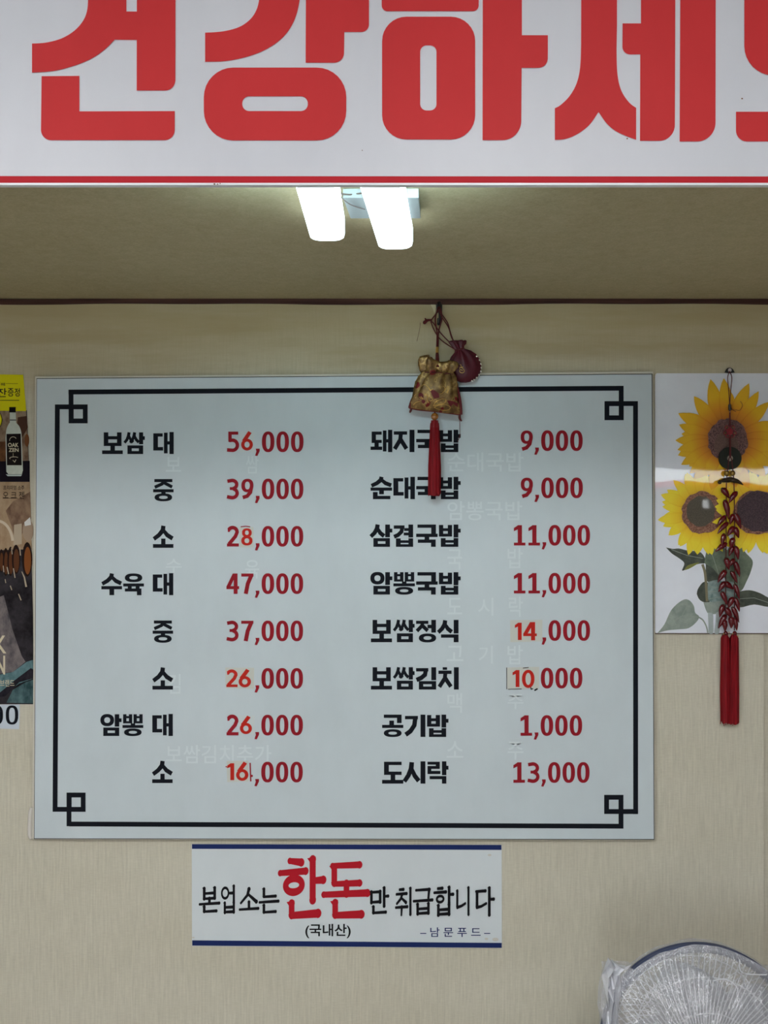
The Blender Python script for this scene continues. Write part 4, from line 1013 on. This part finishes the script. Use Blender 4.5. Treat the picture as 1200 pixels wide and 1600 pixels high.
for pts in ([(825, 1010), (838, 1030)], [(812, 1075), (825, 1050), (850, 1060), (870, 1080), (880, 1110), (860, 1130), (825, 1125), (812, 1100), (830, 1085), (855, 1100)], [(835, 1040), (850, 1050), (862, 1045)]):
    mb.tube([c6(*p) for p in pts], .0009, 5, sub=4)
mb.build('gold_emblem', M_GOLD, mbody)

# fan-shaped hanger of the pepper charm
hg = thing('hook_plate', W(1140, 582, 0), 'small black fan-shaped hanger with silver screw at the top edge of the sunflower print', 'hook')
mb = MB(); px_slab(mb, [(1131.5, 582)] + arc(1140, 583, 7.5, 8.6, 195, 345, 12) + [(1148.5, 582), (1140, 583.5)], .0032, .0065); mb.build('plate', M_BLACK, hg)
mb = MB(); hang_disc(mb, W(1140, 578.3, .0075), .0040, .003, 16); mb.build('screw', M_STEEL, hg)

# pepper charm
pc = thing('pepper_charm', W(1141, 1132, .02), 'charm of glossy red peppers, black disc and two tassels hanging over the sunflower print', 'ornament')
CO = .014
mb = MB()
mb.tube([W(1140, 580, .009), W(1137, 590, .010), W(1138.5, 608, .012), W(1140, 631, CO)], .0009, 6)
mb.tube([W(1140, 580, .009), W(1143.5, 590, .010), W(1142, 608, .012), W(1140.4, 631, CO)], .0009, 6)
mb.tube([W(1140.3, 630, CO), W(1140.5, 650, CO), W(1140.5, 676, CO), W(1140.8, 700, CO + .003), W(1141, 716, CO + .005)], [.0016, .0016, .0026, .0022, .0022], 8)
mb.tube([W(1139, 716, CO + .004), W(1137, 735, CO), W(1135, 760, CO), W(1134.5, 850, CO), W(1133, 985, CO)], .0011, 6)
mb.tube([W(1143, 716, CO + .004), W(1145, 735, CO), W(1147, 760, CO), W(1148, 850, CO), W(1147.5, 985, CO)], .0011, 6)
mb.tube([W(1141, 640, CO), W(1148, 640, CO), W(1156, 641, CO), W(1160, 633, CO), W(1157, 627, CO)], .0005, 5)
mb.tube([W(1141, 637, CO), W(1146, 641, CO), W(1150, 643, CO)], .0006, 5)
mb.build('cord', M_CORD, pc)
mb = MB(); mb.tube([W(1140.3, 632, CO), W(1140.4, 641, CO)], .0034, 12, spline=False); mb.build('barrel_bead', M_BLACK, pc)
mb = MB(); mb.sphere(W(1140.4, 643.5, CO + .002), .0014); mb.build('silver_bead', M_STEEL, pc)
# knot of interlaced loops
mb = MB(); c0 = (1140.5, 674)
mb.sphere(W(c0[0], c0[1], CO + .002), .0075, 14, 10, (1.0, .6, 1.15))
for a in (-52, -128, 20, 160, 62, 118):
    u = (math.cos(math.radians(a)), math.sin(math.radians(a))); v = (-u[1], u[0]); L = 10.5
    mb.tube([W(c0[0] + u[0] * L * q + v[0] * L * s_, c0[1] + u[1] * L * q + v[1] * L * s_, CO + .002) for q, s_ in ((.15, -.06), (.7, -.3), (1.0, 0), (.7, .3), (.15, .06))], .0011, 6, sub=5)
mb.build('knot', cloth('knot_red', (.22, .006, .014)), pc)
mb = MB()
for a in (-52, -128, 20, 160): mb.sphere(W(c0[0] + 8.2 * math.cos(math.radians(a)), c0[1] + 8.2 * math.sin(math.radians(a)), CO + .004), .0015, 8, 6)
mb.build('knot_bead', M_BRASS, pc)
mb = MB(); hang_disc(mb, W(1140.6, 716, CO - .001), 17.6 * K, .004, 40); coin = mb.build('disc', M_COIN, pc)
mb = MB(); hang_disc(mb, W(1140.6, 716, CO + .0015), 4.4 * K, .002, 18); mb.build('disc_medallion', mat('medallion_silver', (.32, .28, .22), .4, .7), coin)
for x in (1135.2, 1144.8):
    mb = MB(); mb.sphere(W(x, 739.5, CO), .0056, 16, 12, (1, 1, 1.12)); mb.build('brass_bead', M_BRASS, pc)
def pod(mb, a, b, r, off, bend=0, off2=None):
    """a pepper: stem end a, tip b (pixels)"""
    A = W(a[0], a[1], off); Bp = W(b[0], b[1], off2 if off2 is not None else off + .004)
    d = Bp - A; side = Vector((d.z, 0, -d.x)).normalized() * bend * d.length
    mb.tube([A, A + d * .18 + side * .5, A + d * .45 + side, A + d * .75 + side * .7, Bp], [r * .7, r * 1.0, r * .95, r * .55, r * .06], 12, sub=4)
mb = MB(); pod(mb, (1141, 751), (1122.5, 754), .0050, CO, .10); mb.sphere(W(1124.5, 753.5, CO + .003), .0044); mb.build('dark_pod', M_POD, pc)
mb = MB(); pod(mb, (1141, 750), (1161.5, 758), .0052, CO, -.10); mb.build('dark_pod', M_POD, pc)
mb = MB(); mb.sphere(W(1140.6, 748.5, CO), .0056, 12, 8, (1.6, .9, .8)); mb.build('dark_bead', M_POD, pc)
PP = [((240, 145), (305, 240)), ((372, 180), (300, 285)), ((262, 262), (298, 440)), ((262, 410), (183, 522)), ((345, 395), (312, 490)), ((360, 390), (415, 532)), ((285, 475), (190, 580)), ((345, 515), (285, 605)), ((352, 520), (396, 620)),
      ((252, 585), (235, 700)), ((272, 672), (168, 752)), ((342, 625), (318, 720)), ((340, 705), (302, 795)), ((365, 705), (392, 828)), ((272, 815), (300, 925)), ((350, 825), (296, 900)), ((358, 850), (405, 992)), ((268, 935), (193, 1048)),
      ((325, 945), (382, 1055)), ((262, 1045), (200, 1138)), ((262, 1050), (345, 1112)), ((358, 1070), (402, 1210)), ((232, 1140), (285, 1265)), ((338, 1195), (294, 1295)), ((362, 1200), (402, 1328)), ((245, 1265), (212, 1382)), ((270, 1295), (330, 1392)),
      ((338, 1290), (398, 1434)), ((268, 1362), (200, 1488)), ((322, 1380), (322, 1488)), ((355, 1395), (376, 1510)), ((258, 1410), (262, 1520))]
for i, (a, b) in enumerate(PP):
    A = (1090 + a[0] / 6.15, 740 + a[1] / 6.15); Bp = (1090 + b[0] / 6.15, 740 + b[1] / 6.15)
    o_ = CO + .003 + .003 * ((i * 7) % 4)
    left = Bp[0] < A[0]
    mb = MB(); pod(mb, A, Bp, (.0054, .0061, .0066)[i % 3] if i else .0070, o_, .03 if left else -.03, o_ + .003); p = mb.build('pepper', M_PEPPER, pc)
    Aw = W(A[0], A[1], o_)
    mb = MB(); mb.sphere(Aw, .0036, 10, 7, (1, 1, .8)); mb.build('pepper_cap', M_PCAP, p)
for i, (x, xb, seed) in enumerate(((1133, 1133.5, 1), (1147, 1146.2, 4))):
    mb = MB(); tassel(mb, (x, 992), (xb, 1128 if i == 0 else 1130), 6.2, 7.6, .0085, seed, 8, CO); tq = mb.build('tassel', M_TASSEL, pc)
    for q in range(5):
        mb = MB(); px = x + (-5.5, -2, 1, 4, 6)[q]; mb.tube([W(px, 1110, CO + .004), W(px + (-.6, .3, -.3, .2, .4)[q], 1124, CO + .003), W(px + (-2.0, .2, 0, -.3, .5)[q] * (1 if i == 0 else .4), 1131 + (q * 3 % 4), CO + .001)], .0009, 5)
        mb.build('thread', M_TASSEL, tq)
    mb = MB(); mb.sphere(W(x + 1, 990, CO + .002), .0048, 12, 8, (1, 1, 1.2)); mb.build('tassel_cap', M_PEPPER, tq)
    mb = MB(); mb.sphere(W(x - 2, 990.5, CO + .008), .0015, 8, 6); mb.sphere(W(x + 6, 988 + 6 * i, CO + .006), .0015, 8, 6); mb.build('tassel_bead', M_GOLD, tq)

# ------------------------------------------------------------ a standing fan wrapped in a clear bag
FD = 1.80
fx, fz = (1092 - 600) / F * FD, CZ + (800 - 1630) / F * FD
fr = 150.5 / F * FD
M_FANG = mat('guard_blue_grey', (.050, .064, .125), .45)
M_FANW = mat('guard_wire', (.72, .73, .77), .25)
M_FANB = mat('fan_blade', (.30, .31, .35), .3)
M_FANP = mat('fan_grey_plastic', (.36, .37, .39), .45)
fan = thing('standing_fan', (fx, FD, 0), 'standing fan with blue-grey guard inside a clear bag at the bottom right', 'fan')
def circ(r, y, n=64): return [Vector((fx + r * math.cos(2 * PI * i / n), y, fz + r * math.sin(2 * PI * i / n))) for i in range(n + 1)]
mb = MB(); mb.tube(circ(fr - .002, FD), .0085, 10, spline=False); mb.tube(circ(fr * .975, FD + .014), .0075, 10, spline=False); mb.build('guard_rim', M_FANG, fan)
def guard(y_c, y_r, n, twist, r0):
    mb = MB()
    for i in range(n):
        a = 2 * PI * i / n; pts = []
        for k in range(9):
            t = k / 8; r = r0 + (fr - r0) * t; aa_ = a + twist * (1 - t) * .5
            y = y_c + (y_r - y_c) * t ** 2.2
            pts.append((fx + r * math.cos(aa_), y, fz + r * math.sin(aa_)))
        mb.tube(pts, .0011, 4, cap=False, spline=False)
    for q in (.35, .72):
        r = r0 + (fr - r0) * q; mb.tube(circ(r, y_c + (y_r - y_c) * q ** 2.2), .0011, 4, spline=False)
    return mb
guard(FD - .062, FD, 96, .55, .034).build('front_guard', M_FANW, fan)
guard(FD + .075, FD + .012, 60, -.2, .05).build('rear_guard', M_FANW, fan)
mb = MB(); g = []
for (r, y) in ((.001, FD - .070), (.026, FD - .068), (.034, FD - .060), (.034, FD - .054)): g.append([(fx + r * math.cos(2 * PI * i / 32), y, fz + r * math.sin(2 * PI * i / 32)) for i in range(32)])
mb.quads(g, cv=True); mb.build('guard_badge', M_FANG, fan)
for b_ in range(5):
    mb = MB(); g = []
    for i in range(11):
        t = i / 10; r = .03 + (fr * .90 - .03) * t; wv = (.16 + .52 * math.sin(PI * min(1, .15 + t * .8))) * (1 - .35 * t ** 4)
        row = []
        for k in range(7):
            s_ = (k - 3) / 3; a = 2 * PI * b_ / 5 + .3 + wv * s_ * .85 + .25 * t
            row.append((fx + r * math.cos(a), FD - .012 + .030 * s_ * (.5 + .5 * t) + .0, fz + r * math.sin(a)))
        g.append(row)
    back = [[(p[0], p[1] + .0018, p[2]) for p in r_] for r_ in g]
    mb.quads(g); mb.quads(back); mb.build('blade', M_FANB, fan)
mb = MB(); mb.tube([(fx, FD - .03, fz), (fx, FD + .03, fz)], .028, 24, spline=False); mb.build('hub', M_FANP, fan)
mb = MB(); g = []
for (r, y) in ((.02, FD + .05), (.052, FD + .058), (.058, FD + .09), (.052, FD + .15), (.03, FD + .178), (.002, FD + .182)): g.append([(fx + r * math.cos(2 * PI * i / 32), y, fz + r * math.sin(2 * PI * i / 32)) for i in range(32)])
mb.quads(g, cv=True); mb.build('motor_housing', M_FANP, fan)
mb = MB(); mb.tube([(fx, FD + .10, .03), (fx, FD + .10, .34), (fx, FD + .10, fz - .05)], [.017, .016, .013], 16, spline=False); mb.build('pole', M_FANP, fan)
mb = MB(); g = []
for (r, z) in ((.001, .045), (.03, .044), (.05, .032), (.15, .022), (.165, .012), (.165, .0)): g.append([(fx + r * math.cos(2 * PI * i / 40), FD + .10 + r * math.sin(2 * PI * i / 40), z) for i in range(40)])
mb.quads(g, cv=True); mb.poly(list(reversed(g[-1]))); mb.build('base', M_FANP, fan)
# the bag
M_BAG = bpy.data.materials.new('clear_plastic_film'); M_BAG.use_nodes = True; _t = NT(M_BAG); MATS['clear_plastic_film'] = M_BAG
for nn in list(_t.n):
    if nn.type == 'BSDF_PRINCIPLED': _t.n.remove(nn)
out = _t.n['Material Output']
_tr = _t.n.new('ShaderNodeBsdfTransparent'); _tr.inputs[0].default_value = (.96, .96, .97, 1)
_gl = _t.n.new('ShaderNodeBsdfGlossy'); _gl.inputs['Color'].default_value = (.95, .97, 1, 1); _gl.inputs['Roughness'].default_value = .16
_df = _t.n.new('ShaderNodeBsdfDiffuse'); _df.inputs['Color'].default_value = (.74, .76, .82, 1)
_v1 = _t.pos((16, 16, 8), (0, .35, 0)); _n1 = _t.noise(_v1, 1.5, 5, .66)
_n2 = _t.noise(_t.pos((45, 45, 22), (0, .5, 0)), 1, 4, .6)
_bm = _t.bump(_n1, .9, .02); _b2 = _t.n.new('ShaderNodeBump'); _b2.inputs['Strength'].default_value = .6; _b2.inputs['Distance'].default_value = .006
_t.link(_n2, _b2.inputs['Height']); _t.link(_bm, _b2.inputs['Normal'])
_t.link(_b2.outputs[0], _gl.inputs['Normal'])
_m1 = _t.n.new('ShaderNodeMixShader'); _m1.inputs[0].default_value = .33; _t.link(_tr.outputs[0], _m1.inputs[1]); _t.link(_df.outputs[0], _m1.inputs[2])
_m2 = _t.n.new('ShaderNodeMixShader'); _m2.inputs[0].default_value = .15; _t.link(_m1.outputs[0], _m2.inputs[1]); _t.link(_gl.outputs[0], _m2.inputs[2])
_t.link(_m2.outputs[0], out.inputs['Surface'])
from mathutils import noise as mnoise
bagt = thing('plastic_bag', (fx, FD, fz - .30), 'crumpled clear plastic bag pulled over the standing fan at the bottom right', 'bag')
def film(front_side):
    mb = MB(); g = []
    nx, nz_ = 90, 90
    xl, xr_ = fx - .180, fx + .215
    for j in range(nz_ + 1):
        row = []
        v = j / nz_
        for i in range(nx + 1):
            u = i / nx
            x = xl + (xr_ - xl) * u
            # top edge follows the rim but leaves slack at the two upper corners
            dx = (x - fx)
            arc_z = math.sqrt(max(0, (fr + .007) ** 2 - min(abs(dx), fr) ** 2))
            slack = fz + .126 + .012 * math.sin(dx * 60)
            left = fz + .150 if dx < -.155 else 0
            ztop = max(fz + arc_z, slack if dx > .05 else fz + .118 + .028 * min(1, max(0, (-dx - .08) / .05)))
            zbot = fz - .30
            z = zbot + (ztop - zbot) * v
            rr_ = math.hypot(dx, z - fz)
            inside = max(0, 1 - (rr_ / (fr + .01)) ** 2.5)
            edge_t = min(1, (1 - v) * 14) * min(1, u * 12, (1 - u) * 12)
            if front_side: y = FD - .007 - (.062 * inside + .006) * edge_t
            else: y = FD + .018 + (.19 * inside ** 1.2 + .002) * min(1, (1 - v) * 3.5) * min(1, u * 5, (1 - u) * 5)
            p = Vector((x * 16, 3.0 if front_side else 9.0, z * 9))
            wr = mnoise.fractal(p, 1.0, 2.0, 4) ; rid = (1 - abs(mnoise.noise(Vector((x * 26 + z * 9, 1.5, z * 7 - x * 8))))) ** 6
            y += ((-.007 * abs(wr) - .006 * rid) if front_side else .006 * abs(wr)) * edge_t
            x += .004 * mnoise.noise(Vector((x * 30, 5, z * 30))) + .010 * (1 - min(1, u * 5)) * mnoise.noise(Vector((3.3, 5, z * 22)))
            z += .003 * mnoise.noise(Vector((x * 25, 8, z * 25))) * (1 if v > .9 else 0)
            if front_side: y = min(y, FD - .008 - (.064 * inside) * edge_t)
            row.append((x, y, z))
        g.append(row)
    mb.quads(g)
    return mb
film(True).build('front_film', M_BAG, bagt)
film(False).build('rear_film', M_BAG, bagt)
# stiff crumpled corner flap and side gather at the left
mb = MB(); g = []
def FW(px, py, dy=0): return Vector(((px - 600) / F * FD, FD - dy, CZ + (800 - py) / F * FD))
ol = [((949, 1495), (954, 1496)), ((941, 1508), (975, 1505)), ((939, 1522), (966, 1512)), ((942, 1545), (965, 1530)), ((946, 1560), (966, 1550)), ((947, 1578), (964, 1572)), ((944, 1600), (962, 1600)), ((938, 1640), (958, 1640)), ((940, 1720), (960, 1720))]
for (l, r) in ol:
    g.append([FW(l[0] + (r[0] - l[0]) * k / 8 + random.uniform(-.8, .8), l[1] + (r[1] - l[1]) * k / 8, .012 + .011 * math.sin(k * 1.7 + l[1] * .11) + random.uniform(0, .006)) for k in range(9)])
mb.quads(g, smooth=False)
g = [[FW(952, 1496, .01), FW(968, 1508, .014), FW(985, 1503, .01)], [FW(958, 1512, .015), FW(972, 1512, .006), FW(977, 1511, .012)]]
mb.quads(g, smooth=False)
M_BAG2 = M_BAG.copy(); M_BAG2.name = 'folded_plastic_film'
for nn in M_BAG2.node_tree.nodes:
    if nn.type == 'MIX_SHADER' and abs(nn.inputs[0].default_value - .33) < 1e-4: nn.inputs[0].default_value = .84
mb.build('crumpled_corner', M_BAG2, bagt)
mb = MB()   # sharp pleats in the film
for pts in ([(1066, 1534), (1064, 1560), (1062, 1600), (1060, 1640)], [(1073, 1532), (1085, 1527), (1098, 1534)], [(1092, 1540), (1088, 1570), (1094, 1600)], [(1150, 1510), (1156, 1530), (1170, 1556), (1190, 1580), (1215, 1590)], [(1146, 1488), (1151, 1508), (1188, 1511)], [(1100, 1512), (1120, 1510), (1136, 1522), (1142, 1540)], [(1110, 1545), (1140, 1552), (1165, 1580)]):
    mb.tube([FW(x, y, .050 if 1020 < x < 1140 else .03) for x, y in pts], .0011, 6)
mb.build('pleat', M_BAG2, bagt)
